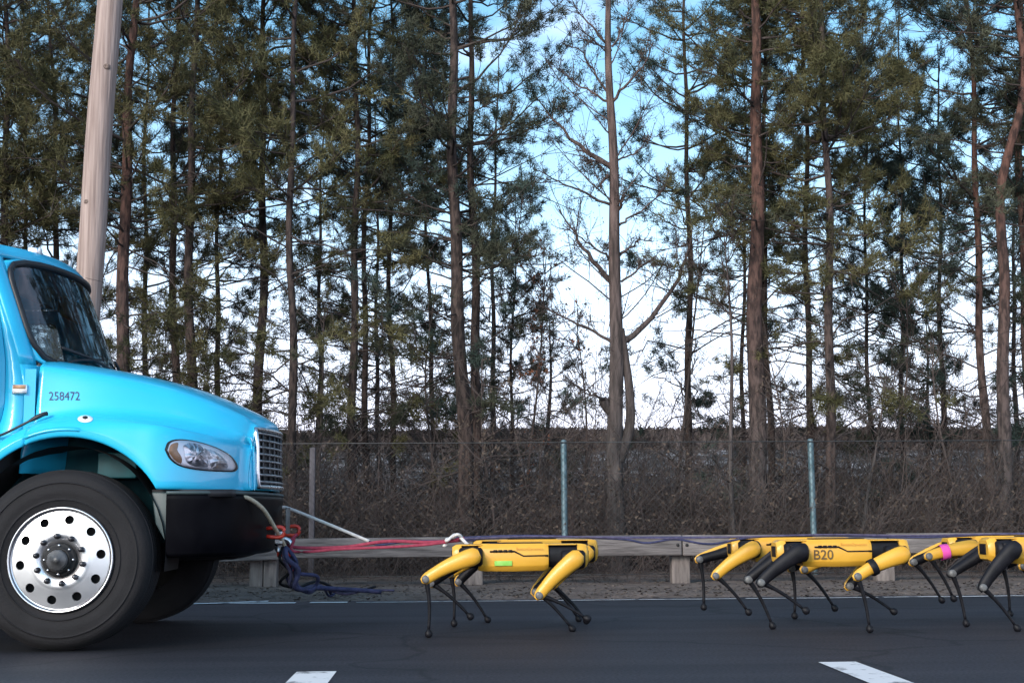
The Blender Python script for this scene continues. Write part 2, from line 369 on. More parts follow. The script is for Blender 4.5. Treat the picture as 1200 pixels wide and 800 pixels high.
def text_mesh(body, size, bold=0.0):
    cu = bpy.data.curves.new('txt', 'FONT'); cu.body = body; cu.size = size; cu.align_x = 'CENTER'; cu.align_y = 'CENTER'
    cu.resolution_u = 4; cu.offset = bold
    o = bpy.data.objects.new('txt', cu); col.objects.link(o)
    dg = bpy.context.evaluated_depsgraph_get(); me = bpy.data.meshes.new_from_object(o.evaluated_get(dg))
    v = [tuple(q.co) for q in me.vertices]; f = [tuple(p.vertices) for p in me.polygons]
    bpy.data.objects.remove(o); bpy.data.curves.remove(cu); bpy.data.meshes.remove(me)
    return v, f


# ------------------------------------------------------------------ ground, road, markings
def fbm(x, y, s=1.0):
    v = 0
    for k, (a, b, c) in enumerate([(1.0, .6, 1.3), (-.7, 1.1, 4.1), (1.9, -1.6, 2.2), (2.7, 3.1, .4), (-4.3, 3.7, 5.2)]):
        v = v + np.sin((a*x+b*y)*s*(1.1+.17*k)+c)/(1.5+k*.7)
    return v*.35


def ground_z(X, Y):
    z = np.where(Y < 12.30, -.06, 0.0)
    e = np.clip((Y-12.30)/.35, 0, 1)
    z = np.where(Y >= 12.30, -.02+e*.045+.015*fbm(X*3, Y*3)*e, z)
    w = np.clip((Y-14)/3, 0, 1); z = z+w*.06*fbm(X*.8, Y*.8)
    h = np.clip((Y-29)/42, 0, 1); z = z+(h*h*(3-2*h))*4.55+h*.12*fbm(X*.12, Y*.12)
    return z


xs = np.unique(np.concatenate([np.linspace(-400, -16, 40), np.linspace(-16, 18, 170), np.linspace(18, 400, 40)]))
ys = np.unique(np.concatenate([np.linspace(-60, 12, 8), np.linspace(12.1, 12.9, 14), np.linspace(12.9, 20, 40), np.linspace(20, 90, 60), np.linspace(90, 1500, 12)]))
GX, GY = np.meshgrid(xs, ys, indexing='ij')
tag(MB().grid(np.stack([GX, GY, ground_z(GX, GY)], -1)).build('ground', 'ground', smooth=True, recalc=True), kind='structure')
rx = np.linspace(-150, 150, 201); edge = 12.42+.03*np.sin(rx*2.3)+.02*np.sin(rx*7.1)
rd = MB().grid(np.stack([np.stack([rx, np.full_like(rx, -40), 0*rx], -1), np.stack([rx, edge, 0*rx], -1), np.stack([rx, edge+.02, 0*rx-.05], -1)], 0))
tag(rd.build('road', 'road', recalc=True), kind='structure')
# edge line: worn, broken into pieces
el = MB()
for x0, x1, w in [(-40, -2.75, .10), (-2.72, -1.45, .13), (-1.32, -.98, .12), (-.9, 1.0, .045), (1.05, 2.6, .05), (2.66, 3.9, .045), (3.95, 6.3, .075), (6.35, 40, .08)]:
    xx = np.linspace(x0, x1, max(4, int((x1-x0)/.25)))
    j = .012*np.sin(xx*5.1)+.010*np.sin(xx*13.7)
    el.grid(np.stack([np.stack([xx, 12.15+j, 0*xx+.004], -1), np.stack([xx, 12.15+w+j*.4, 0*xx+.004], -1)], 1))
tag(el.build('edge_line', 'line'), kind='structure')
cl = smooth_path([(-2.35, 12.13, .008), (-2.1, 12.2, .008), (-1.9, 12.30, .009), (-1.72, 12.36, .010)], 16)
d = np.array([.0, .08, 0])
tag(MB().grid(np.stack([cl-d*.5, cl+d], 1)).build('curved_line', 'line'), kind='structure')
for xc, y1 in ((-.70, 6.83), (2.00, 6.98)):
    w = .10
    tag(MB().grid([[(xc-w, 1.5, .004), (xc+w, 1.5, .004)], [(xc-w, y1, .004), (xc+w, y1, .004)]]).build('stall_line', 'line'), kind='structure')
# dead leaves and gravel on the verge
k = 9000
lx = rng.uniform(-9, 10, k); ly = 12.35+np.abs(rng.normal(0, 1, k))*1.4
lz = ground_z(lx, ly)+.006
c = np.stack([lx, ly, lz], -1)
a = rng.uniform(0, 2*np.pi, k); s_ = rng.uniform(.008, .030, k)[:, None]; tl = rng.uniform(-.5, .5, (k, 2))
e1 = np.stack([np.cos(a), np.sin(a), tl[:, 0]], -1)*s_; e2 = np.stack([-np.sin(a), np.cos(a), tl[:, 1]], -1)*s_*.6
V = np.stack([c-e1, c+e2, c+e1, c-e2], 1).reshape(-1, 3); V[:, 2] = np.maximum(V[:, 2], np.repeat(lz, 4)-.002)
tag(MB().add(V, np.arange(4*k).reshape(-1, 4)).build('leaf_litter', 'litter'),
    'brown leaf litter strewn over the verge along the road edge', 'leaf litter', kind='stuff')

# ------------------------------------------------------------------ truck
TX, TY = -2.334, 9.17
truck = empty('truck', (TX, TY, 0), 'bright cyan conventional truck with polished front wheel, at the left end of the road', 'truck')


def cubic(x, xp, fp):
    xp = np.asarray(xp, float); fp = np.asarray(fp, float)
    mth = np.gradient(fp, xp); i = np.clip(np.searchsorted(xp, x)-1, 0, len(xp)-2)
    h = xp[i+1]-xp[i]; t = (x-xp[i])/h
    return (2*t**3-3*t**2+1)*fp[i]+(t**3-2*t**2+t)*h*mth[i]+(-2*t**3+3*t**2)*fp[i+1]+(t**3-t**2)*h*mth[i+1]


def z_top(x): return cubic(x, [-.24, .04, .355, .65, .89, 1.02, 1.06], [1.812, 1.768, 1.702, 1.612, 1.518, 1.452, 1.425])
def w_f(x): return cubic(x, [-.75, .40, .55, .70, .85, .95, 1.03, 1.06], [1.17, 1.17, 1.155, 1.09, .97, .84, .68, .60])
def w_h(x): return cubic(x, [-.24, .2, .6, .9, 1.06], [.985, .93, .80, .66, .555])
def z_s(x): return cubic(x, [-.70, -.43, -.2, 0, .25, .5, .7, .9, 1.06], [1.00, 1.23, 1.345, 1.375, 1.375, 1.35, 1.315, 1.275, 1.25])
def z_l(x):
    q = 1-(x/.655)**2
    a = .55+.71*math.sqrt(q) if q > 0 else 0
    return max(a, .945 if x > 0 else .58)


def hood_section(x, shrink=0.0):
    wf, wh, zt, zs, zl = w_f(x), min(w_h(x), w_f(x)-.03), z_top(x)-shrink, z_s(x), z_l(x)
    side = zt-.09*(wh/.95)
    pts = [(wf-.04, zl+.004), (wf-.012, zl), (wf, zl+.012), (wf+.004, zl+.045), (wf+.002, zl+.4*(zs-zl)), (wf-.02, zs-.045), (wf-.07, zs-.005),
           (.5*(wf-.07)+.5*wh+.01, zs+.012), (wh+.012, zs+.05), (wh-.01, zs+.55*(side-zs-.03)), (wh-.035, side-.035), (wh-.085, side+.012), (wh*.72, zt-.035), (wh*.4, zt-.012), (0, zt)]
    p = smooth_path(pts[1:], 46)
    p = np.vstack([[pts[0]], p])
    return p


def hood_point(x, y, z):
    wfx = max(w_f(min(x, 1.06)), .5)
    cbulge = .10*min(1, max(0, (x+.1)/1.1))**1.5
    q = min(1, max(0, (x-.45)/.6)); x -= .092*q*q*(3-2*q)
    return (x+cbulge*(1-min(1, abs(y)/wfx)**2), y, z)


st = sorted(set(list(np.linspace(-.24, .48, 26)) + list(np.linspace(.49, .57, 10)) + list(np.linspace(.59, 1.06, 22))))
rows = []
for x in st:
    p = hood_section(x); half = [(-y, z) for y, z in p] + [(y, z) for y, z in p[::-1][1:]]
    rows.append([hood_point(x, y, z) for y, z in half])
last = hood_section(1.06)
for dx, sh in ((.018, .010), (.028, .028), (.031, .05)):           # rounded front edge
    half = [(-y, z) for y, z in last] + [(y, z) for y, z in last[::-1][1:]]
    rr = []
    for y, z in half:
        zz = z-sh if z > 1.1 else z
        yy = y*(1-sh*.6)
        q = hood_point(1.06, yy, zz); rr.append((q[0]+dx, q[1], zz))
    rows.append(rr)
hoodP = np.array(rows)
hb = MB().grid(hoodP)
fr = hoodP[-1]; down = fr.copy(); down[:, 2] = np.minimum(fr[:, 2], .95); down[:, 0] += .012      # front face down to the bumper
cols = np.stack([fr*(1-t)+down*t for t in np.linspace(0, 1, 10)], 0); hb.grid(cols)
hood = hb.build('hood', 'paint', truck, smooth=True, recalc=True)
sm = hood.modifiers.new('thick', 'SOLIDIFY'); sm.thickness = .012; sm.offset = -1
bmh = bmesh.new(); bmh.from_mesh(hood.data); hbvh = BVHTree.FromBMesh(bmh)


def on_hood(x, z, off=.003):
    h = hbvh.ray_cast(Vector((x, -3, z)), Vector((0, 1, 0)))
    if h[0] is None: return Vector((x, -1, z))
    nn = h[1] if h[1].y < 0 else -h[1]
    return h[0]+nn*off


def on_nose(y, z, off=.004):
    h = hbvh.ray_cast(Vector((3, y, z)), Vector((-1, 0, 0)))
    return (h[0] if h[0] is not None else Vector((1.1, y, z)))+Vector((off, 0, 0))


def seen_on_hood(px, py, off=.003):
    """the point of the hood that the photograph shows at (px, py)"""
    o = Vector(CAM)-Vector((TX, TY, 0)); d = Vector(at(px, py, 8.0))-Vector(CAM)
    h = hbvh.ray_cast(o, d.normalized())
    if h[0] is None: return on_hood(*(np.array(at(px, py, 8.1))-np.array([TX, TY, 0]))[[0, 2]], off)
    nn = h[1] if h[1].dot(d) < 0 else -h[1]
    return h[0]+nn*off


def disc_patch(outline, offs, rings=5, project=on_hood):
    """a domed patch on the hood inside an (x, z) outline"""
    o = smooth_path(list(outline)+[outline[0]], 49)[:-1]; cen = o.mean(0); P = []
    for r_ in np.linspace(1, .02, rings):
        off = offs[0]+(offs[1]-offs[0])*math.sqrt(max(0, 1-r_*r_))
        P.append([project(*(cen+(q-cen)*r_), off) for q in o]+[project(*(cen+(o[0]-cen)*r_), off)])
    return P


# rear half of the fender flares
for sgn in (-1, 1):
    rows = []
    for x in np.linspace(-.66, -.243, 22):
        wf, zs, zl = 1.17, z_s(x), z_l(x)
        pts = [(wf-.05, zl+.01), (wf-.012, zl), (wf, zl+.012), (wf+.004, zl+.045), (wf+.002, zl+.45*(zs-zl)), (wf-.02, zs-.04), (wf-.07, zs-.003), (wf-.13, zs+.008), (1.005, zs+.012)]
        rows.append([(x, sgn*y, z) for y, z in smooth_path(pts, 24)])
    MB().grid(rows).build('fender', 'paint', truck, smooth=True, recalc=True).modifiers.new('t', 'SOLIDIFY').thickness = .01

# cab shell -----------------------------------------------------------
PROF = np.array([(.0, 1.05), (.02, 1.40), (-.02, 1.70), (-.15, 2.08), (-.28, 2.42), (-.315, 2.485), (-.38, 2.535), (-.55, 2.575), (-.9, 2.60), (-1.5, 2.61), (-2.05, 2.60), (-2.10, 2.55)])
NP = 56
prof = smooth_path(PROF, NP)
seglen = np.linspace(0, len(PROF)-1, NP)
def cab_k(t): return np.clip((t-5.0)/3.5, 0, 1)


def cab_pt(u, t):
    """u -1..1 across, t along the profile index"""
    i = min(t, len(PROF)-1-1e-6); f = i*(NP-1)/(len(PROF)-1); a = int(f); fr_ = f-a
    x, z = prof[a]*(1-fr_)+prof[min(a+1, NP-1)]*fr_
    w = 1.0-.055*np.clip((z-1.6)/.9, 0, 1)
    k = float(cab_k(t)); k = k*k*(3-2*k); au = abs(u)
    if au <= .8: y = w*.90*au/.8; D = .25*(au/.8)**2
    else:
        q = (au-.8)/.2; b0, b1, b2 = (.90*w, .25), (.985*w, .275), (1.0*w, .325)
        y = (1-q)**2*b0[0]+2*q*(1-q)*b1[0]+q*q*b2[0]; D = (1-q)**2*b0[1]+2*q*(1-q)*b1[1]+q*q*b2[1]
    return np.array([x-(1-k)*D, math.copysign(y, u), z-k*D*.62])


us = np.concatenate([np.linspace(-1, -.8, 7), np.linspace(-.8, .8, 25)[1:-1], np.linspace(.8, 1, 7)])
U0, T0, T1 = .80, 2.06, 4.03         # windshield opening
us = np.unique(np.round(np.concatenate([us, [-U0, U0]]), 5))
tsA = np.linspace(0, T0, 8); tsB = np.linspace(T0, T1, 10); tsC = np.linspace(T1, len(PROF)-1, 34)
cab = MB()
full = lambda ts, uu: np.array([[cab_pt(u, t) for u in uu] for t in ts])
cab.grid(full(tsA, us)); cab.grid(full(tsB, us[us <= -U0+1e-6])); cab.grid(full(tsB, us[us >= U0-1e-6])); cab.grid(full(tsC, us))


def sq2round(nper, r=.12):
    """matching loops on a unit square and on the rounded square inside it"""
    A, B = [], []
    n = 48
    for q in range(n):
        th = 2*math.pi*(q+.5)/n; c, s = math.cos(th), math.sin(th)
        mx_ = max(abs(c), abs(s)); A.append((c/mx_, s/mx_))
        e = 5.5; rr = (abs(c)**e+abs(s)**e)**(-1/e); B.append((c*rr*.999, s*rr*.999))
    return np.array(A), np.array(B)


A, B = sq2round(12)
uv = lambda P: np.array([cab_pt(a*U0, (T0+T1)/2+b*(T1-T0)/2) for a, b in P])
LA, LB = uv(A), uv(B)
cab.grid(np.stack([np.vstack([LA, LA[:1]]), np.vstack([LB, LB[:1]])], 1))
# sides: flat sheets with a window hole, door cut out with a seam
edgeT = np.linspace(0, len(PROF)-1, 60); edge_pts = [(cab_pt(-1, t)[0], cab_pt(-1, t)[2]) for t in edgeT]


def side_y(x, z): return 1.0-.055*max(0, min(1, (z-1.6)/.9))


def rounded(poly, r, n=5):
    o = []
    for i in range(len(poly)):
        p0, p1, p2 = (np.array(poly[i-1], float), np.array(poly[i], float), np.array(poly[(i+1) % len(poly)], float))
        a = p1+(p0-p1)/np.linalg.norm(p0-p1)*r; b = p1+(p2-p1)/np.linalg.norm(p2-p1)*r
        for t in np.linspace(0, 1, n): o.append(tuple((1-t)**2*a+2*t*(1-t)*p1+t*t*b))
    return o


def sheet(loops, sgn, off=0.0):
    bm = bmesh.new()
    for lp in loops:
        vs = [bm.verts.new((x, sgn*(side_y(x, z)+off), z)) for x, z in lp]
        for i in range(len(vs)): bm.edges.new((vs[i], vs[(i+1) % len(vs)]))
    for v in bm.verts: v.co.y = 0
    bmesh.ops.triangle_fill(bm, use_beauty=True, use_dissolve=False, edges=bm.edges[:])
    for v in bm.verts: v.co.y = sgn*(side_y(v.co.x, v.co.z)+off)
    return bm


door = rounded([(-.72, .75), (-.70, .98), (-.48, 1.24), (-.425, 1.45), (-.435, 1.75), (-.49, 2.05), (-.625, 2.36), (-1.52, 2.36), (-1.56, .75)], .07)
dwin = rounded([(-.58, 1.66), (-.72, 2.26), (-1.46, 2.26), (-1.49, 1.66)], .07)
door_in = [tuple(np.array(p)+(np.array((-.97, 1.5))-np.array(p))*.007) for p in door]
outer = [(-2.10, .72), (-.68, .72), (-.66, .95), (-.55, 1.10), (-.31, 1.23)] + [e for e in edge_pts if e[1] > 1.3 or e[0] < -.8] + [(-2.10, 2.3)]
for sgn in (-1, 1):
    MB().bm(sheet([outer, door], sgn)).build('cab_side', 'paint', truck, recalc=True).modifiers.new('t', 'SOLIDIFY').thickness = .02
    dr = MB().bm(sheet([door_in, dwin], sgn, .004)).build('door', 'paint', truck, recalc=True); dr.modifiers.new('t', 'SOLIDIFY').thickness = .03
    MB().bm(sheet([dwin], sgn, -.012)).build('window', 'glass', dr)
    gk = MB().tube([(x, sgn*(side_y(x, z)+.003), z) for x, z in dwin+dwin[:1]], .012, 5, False).build('window_seal', 'black', dr)
    MB().tube([(-1.33, sgn*1.03, 1.5), (-1.36, sgn*1.045, 1.5), (-1.5, sgn*1.045, 1.5), (-1.53, sgn*1.02, 1.5)], .013, 8).build('handle', 'black', dr)
    # mirror on its bracket hangs behind the pillar
    MB().tube([(-.62, sgn*1.0, 1.58), (-.66, sgn*1.3, 1.62), (-.66, sgn*1.3, 2.15), (-.66, sgn*.98, 2.2)], .014, 6).build('mirror_arm', 'black', truck)
    MB().box((-.72, sgn*1.30-.09, 1.68), (-.60, sgn*1.30+.09, 2.10), .03).build('mirror', 'black', truck)
    MB().box((-1.5, sgn*1.08-.16, .48), (-.78, sgn*1.08+.14, .56), .015).build('step', 'chrome', truck)
    MB().tube([(-1.6, sgn*.86, .72), (-2.9, sgn*.86, .72)], .29, 24).build('fuel_tank', 'chrome', truck, smooth=False)
shell = cab.build('cab', 'paint', truck, smooth=True, recalc=True); shell.modifiers.new('t', 'SOLIDIFY').thickness = .02
MB().box((-2.12, -.95, .8), (-2.09, .95, 2.47)).build('cab_back', 'paint', truck)
MB().box((-2.08, -.97, .84), (-.35, .97, .90)).build('cab_floor', 'cabin', truck)
# windshield glass with rounded edge
rings = []
for r_ in np.linspace(1, .02, 12):
    q = np.array([cab_pt(a*U0*r_, (T0+T1)/2+b*r_*(T1-T0)/2) for a, b in B]); rings.append(np.vstack([q, q[:1]]))
G = np.array(rings); G[..., 0] -= .006
ws = MB().grid(G).build('windshield', 'glass', truck, smooth=True, recalc=True)
MB().tube(np.vstack([LB, LB[:2]]) + np.array([.002, 0, 0]), .022, 6, False, flat=1).build('windshield_seal', 'black', ws, smooth=True)
for y0 in (-.62, .1):                                                  # wipers
    p = [cab_pt(u, t)+np.array([.022, 0, .004]) for u, t in ((y0-.02, T0+.02), (y0+.1, T0+.18), (y0+.42, T0+.30))]
    MB().tube(smooth_path(p, 8), .009, 5).tube([cab_pt(u, t)+np.array([.018, 0, 0]) for u, t in ((y0+.02, T0+.38), (y0+.25, T0+.30), (y0+.5, T0+.20), (y0+.66, T0+.14))], .011, 4).build('wiper', 'black', truck)
# cabin seen through the glass
MB().prism([(-.42, 1.05), (-.36, 1.60), (-.30, 1.70), (-.62, 1.66), (-.80, 1.50), (-.80, 1.05)], -.92, .92).build('dashboard', 'cabin', truck)
for y in (-.48, .48):
    s_ = MB().box((-1.75, y-.27, 1.20), (-1.20, y+.27, 1.36), .05).box((-1.86, y-.26, 1.36), (-1.70, y+.26, 2.0), .05).box((-1.85, y-.14, 2.03), (-1.74, y+.14, 2.2), .04).build('seat', 'seat', truck)
th = np.linspace(0, 2*np.pi, 25)
MB().tube(np.stack([-.88+.10*np.cos(th), .48+.23*np.sin(th), 1.70+.20*np.cos(th)], -1), .016, 6, False).tube([(-.7, .48, 1.5), (-.88, .48, 1.70)], .03, 8).build('steering_wheel', 'black', truck)
MB().box((-.47, -.72, 2.20), (-.41, -.12, 2.33), .01).box((-.47, .12, 2.20), (-.41, .72, 2.33), .01).build('sun_visor', 'cabin', truck)
for i, y in enumerate((-.47, .03, .53)):                              # small marker lights on the roof edge
    q = cab_pt(y/.9*.8, 6.0)
    ml = MB().box((q[0]-.06, y-.032, q[2]-.02), (q[0]+.012, y+.032, q[2]+.030), .012).build('marker_light', 'chrome' if i == 0 else 'dark', truck)
    MB().lathe([(.001, .014), (.020, .012), (.026, .004), (.026, -.01)], 12, 'x', (q[0]+.012, y, q[2]+.006)).build('lens', 'white', ml)
# hood details
def hl(px): return [(at(a, b, 8.0)[0]-TX, at(a, b, 8.0)[2]) for a, b in px]
HLO = [(194, 527), (198, 518), (210, 515), (229, 517), (252, 524), (269, 533.5), (277, 545), (274, 551.5), (260, 552), (235, 550.5), (212, 546), (200, 538)]
DP = lambda o, f, n=5: disc_patch(o, f, n, seen_on_hood)
bezel = [(np.array(HLO).mean(0)+(np.array(p)-np.array(HLO).mean(0))*1.03) for p in HLO]
hlamp = MB().grid(DP(bezel, (.003, .004))).build('headlight', 'black', truck, smooth=True)
HC = np.array(HLO).mean(0)
MB().grid(DP([HC+(np.array(p)-HC)*.95 for p in HLO], (.006, .009), 8)).build('reflector', 'alloy', hlamp)
for pts, mt in (([(214, 522), (222, 519), (236, 524), (243, 545), (232, 547), (218, 541)], 'chrome'), ([(238, 525), (249, 528), (262, 538), (265, 548), (250, 549), (246, 545)], 'alloy')):
    P4 = np.array([[tuple(p) for p in row] for row in DP(pts, (.010, .022), 4)]); P4[1:, :, 0] += rng.normal(0, .006, P4[1:, :, 0].shape); P4[:, -1] = P4[:, 0]
    MB().grid(P4).build('lamp_bowl', mt, hlamp)
MB().grid(DP([(197, 529), (200, 521), (208, 519), (207, 527), (212, 536), (211, 543), (203, 538)], (.010, .016))).build('turn_signal', 'amber', hlamp, smooth=True)
MB().grid(DP(HLO, (.008, .030), 8)).build('lens', 'lens', hlamp, smooth=True, recalc=True)
# the same headlight mirrored on the far side
h2 = share(hlamp, truck); h2.scale = (1, -1, 1)
for ch in list(hlamp.children): share(ch, h2)
# grille
GY = np.linspace(-.50, .50, 21)
gr = MB().grid([[on_nose(y, z, .004) for y in GY] for z in np.linspace(.985, 1.335, 6)]).build('grille', 'black', truck, smooth=True)
for z in np.linspace(1.005, 1.32, 8):
    MB().tube([on_nose(y, z, .016) for y in GY], .0085, 5).build('bar', 'grillebar', gr)
for y in np.linspace(-.42, .42, 8):
    MB().tube([on_nose(y, z, .012) for z in np.linspace(.99, 1.33, 5)], .008, 5).build('upright_bar', 'hub', gr)
fr_ = [(-.52, .975), (-.5, 1.345)]
loop = [on_nose(y, .972, .014) for y in GY]+[on_nose(.51, z, .014) for z in np.linspace(1.0, 1.32, 5)]+[on_nose(y, 1.348, .014) for y in GY[::-1]]+[on_nose(-.51, z, .014) for z in np.linspace(1.32, 1.0, 5)]
MB().tube(loop+loop[:1], .015, 6, False).build('frame', 'chrome', gr, smooth=True)
# latch, marker, number, handle strap
el_ = lambda a, b: [(100+a*math.cos(t), 491+b*math.sin(t)) for t in np.linspace(0, 2*np.pi, 13)[:-1]]
la = MB().grid(DP(el_(9, 4.2), (.003, .012))).build('hood_latch', 'white', truck, smooth=True)
MB().grid(DP(el_(3.2, 1.7), (.012, .016))).build('latch_button', 'dark', la)
mk_ = MB().box((-.381, -1.020, 1.533), (-.291, -.99, 1.593), .006).build('side_marker', 'chrome', truck)
MB().box((-.374, -1.024, 1.564), (-.298, -1.018, 1.588)).build('amber_lens', 'amber', mk_)
MB().box((-.374, -1.024, 1.539), (-.298, -1.018, 1.560)).build('white_lens', 'white', mk_)
v, f = text_mesh('258472', .066, 0)
tv = [tuple(seen_on_hood(75.5+q[0]*187, 464.5-q[1]*215, .003)) for q in v]
MB().add(tv, f).build('number_lettering', 'text', truck)
seam = [on_hood(-.176, z, -.002) for z in np.linspace(1.42, 1.68, 14)]
strap = smooth_path([(-.50, -1.01, 1.27), (-.42, -1.04, 1.285), (-.31, -1.06, 1.335), (-.19, -1.05, 1.400), (-.16, -1.03, 1.412)], 16)
MB().tube(strap, [.008]*10+[.015]*6, 6).build('hood_strap', 'black', truck)
# cowl joint lines are real gaps; the panel above the fender behind the hood seam
MB().grid([[(-.31, -1.004, z), (-.247, -.992, z)] for z in np.linspace(1.25, 1.69, 6)]).build('cowl_panel', 'paint', truck, recalc=True)
MB().grid([[(-.31, 1.004, z), (-.247, .992, z)] for z in np.linspace(1.25, 1.69, 6)]).build('cowl_panel', 'paint', truck, recalc=True)
MB().box((-.30, -.80, 1.58), (-.16, .80, 1.66)).build('cowl_tray', 'black', truck)
# inner fenders, engine, frame, axle
for sgn in (-1, 1):
    a = np.linspace(R(-8), R(185), 24)
    MB().grid([[(.60*math.cos(t), sgn*y, .55+.66*math.sin(t)) for y in (1.125, .72)] for t in a]).build('wheel_well', 'dark', truck, smooth=True)
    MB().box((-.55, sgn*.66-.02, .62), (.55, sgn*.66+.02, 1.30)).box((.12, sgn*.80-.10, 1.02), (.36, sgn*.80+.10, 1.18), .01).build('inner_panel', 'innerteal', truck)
    MB().box((-7.6, sgn*.42-.04, .72), (1.02, sgn*.42+.04, .96)).build('frame_rail', 'dark', truck)
    MB().tube([(-.7, sgn*.5, .66), (0, sgn*.5, .60), (.62, sgn*.5, .70)], .035, 6).build('leaf_spring', 'dark', truck)
MB().box((-.7, -.40, .50), (.92, .40, 1.30), .05).build('engine', 'dark', truck)
MB().box((.88, -.46, .62), (1.0, .46, 1.34), .02).build('radiator', 'black', truck)
MB().tube([(0, -.95, .546), (0, -.6, .50), (0, .6, .50), (0, .95, .546)], .055, 8).build('front_axle', 'dark', truck)
# bumper: a swept profile wrapped round the front
path = smooth_path([(.60, -1.13), (.70, -1.12), (.82, -1.07), (.98, -.90), (1.05, -.60), (1.085, -.25), (1.095, 0), (1.085, .25), (1.05, .60), (.98, .90), (.82, 1.07), (.70, 1.12), (.60, 1.13)], 60)
tn = np.gradient(path, axis=0); nn = np.stack([tn[:, 1], -tn[:, 0]], -1); nn /= np.linalg.norm(nn, axis=1)[:, None]
bprof = [(-.16, .555), (-.05, .535), (-.016, .56), (.006, .66), (.014, .76), (.018, .82), (.020, .86), (.022, .885), (.022, .900), (.014, .918), (-.01, .926), (-.14, .926)]
BP = np.array([[(p[0]+n_[0]*o, p[1]+n_[1]*o, z) for o, z in bprof] for p, n_ in zip(path, nn)])
bump = MB().grid(BP)
bump.add(BP[0], [tuple(range(12))]); bump.add(BP[-1], [tuple(range(12))])
bump.build('bumper', 'blackgloss', truck, recalc=True).modifiers.new('b', 'BEVEL').width = .004
MB().tube([(p[0]+n_[0]*.016, p[1]+n_[1]*.016, .925) for p, n_ in zip(path, nn)], .012, 6).build('trim_strip', 'trim', truck, smooth=True)
for sgn in (-1, 1):
    MB().prism([(.50, .93), (.66, .93), (.66, .60), (.60, .62), (.53, .74)], sgn*1.10, sgn*1.0).build('valance', 'trim', truck, recalc=True, bevel=.01)
MB().box((.5, -1.08, .90), (.98, 1.08, .945)).build('bumper_filler', 'black', truck)
for y in (-.42, .42):                                                 # tow eyes and a hanging plate
    MB().tube(smooth_path([(1.10, y, .70), (1.19, y, .71), (1.215, y, .68), (1.19, y, .645), (1.10, y, .65)], 14), .013, 8).build('tow_hook', 'red', truck)
MB().box((1.172, -.04, .66), (1.184, .13, .84), .004).build('plate', 'robotgrey', truck)
MB().box((1.14, -.33, .60), (1.19, -.25, .68), .01).build('fog_lamp', 'white', truck)
# box body and rear axle
MB().box((-7.7, -1.2, 1.08), (-2.35, 1.2, 3.55), .03).build('box_body', 'paint', truck)


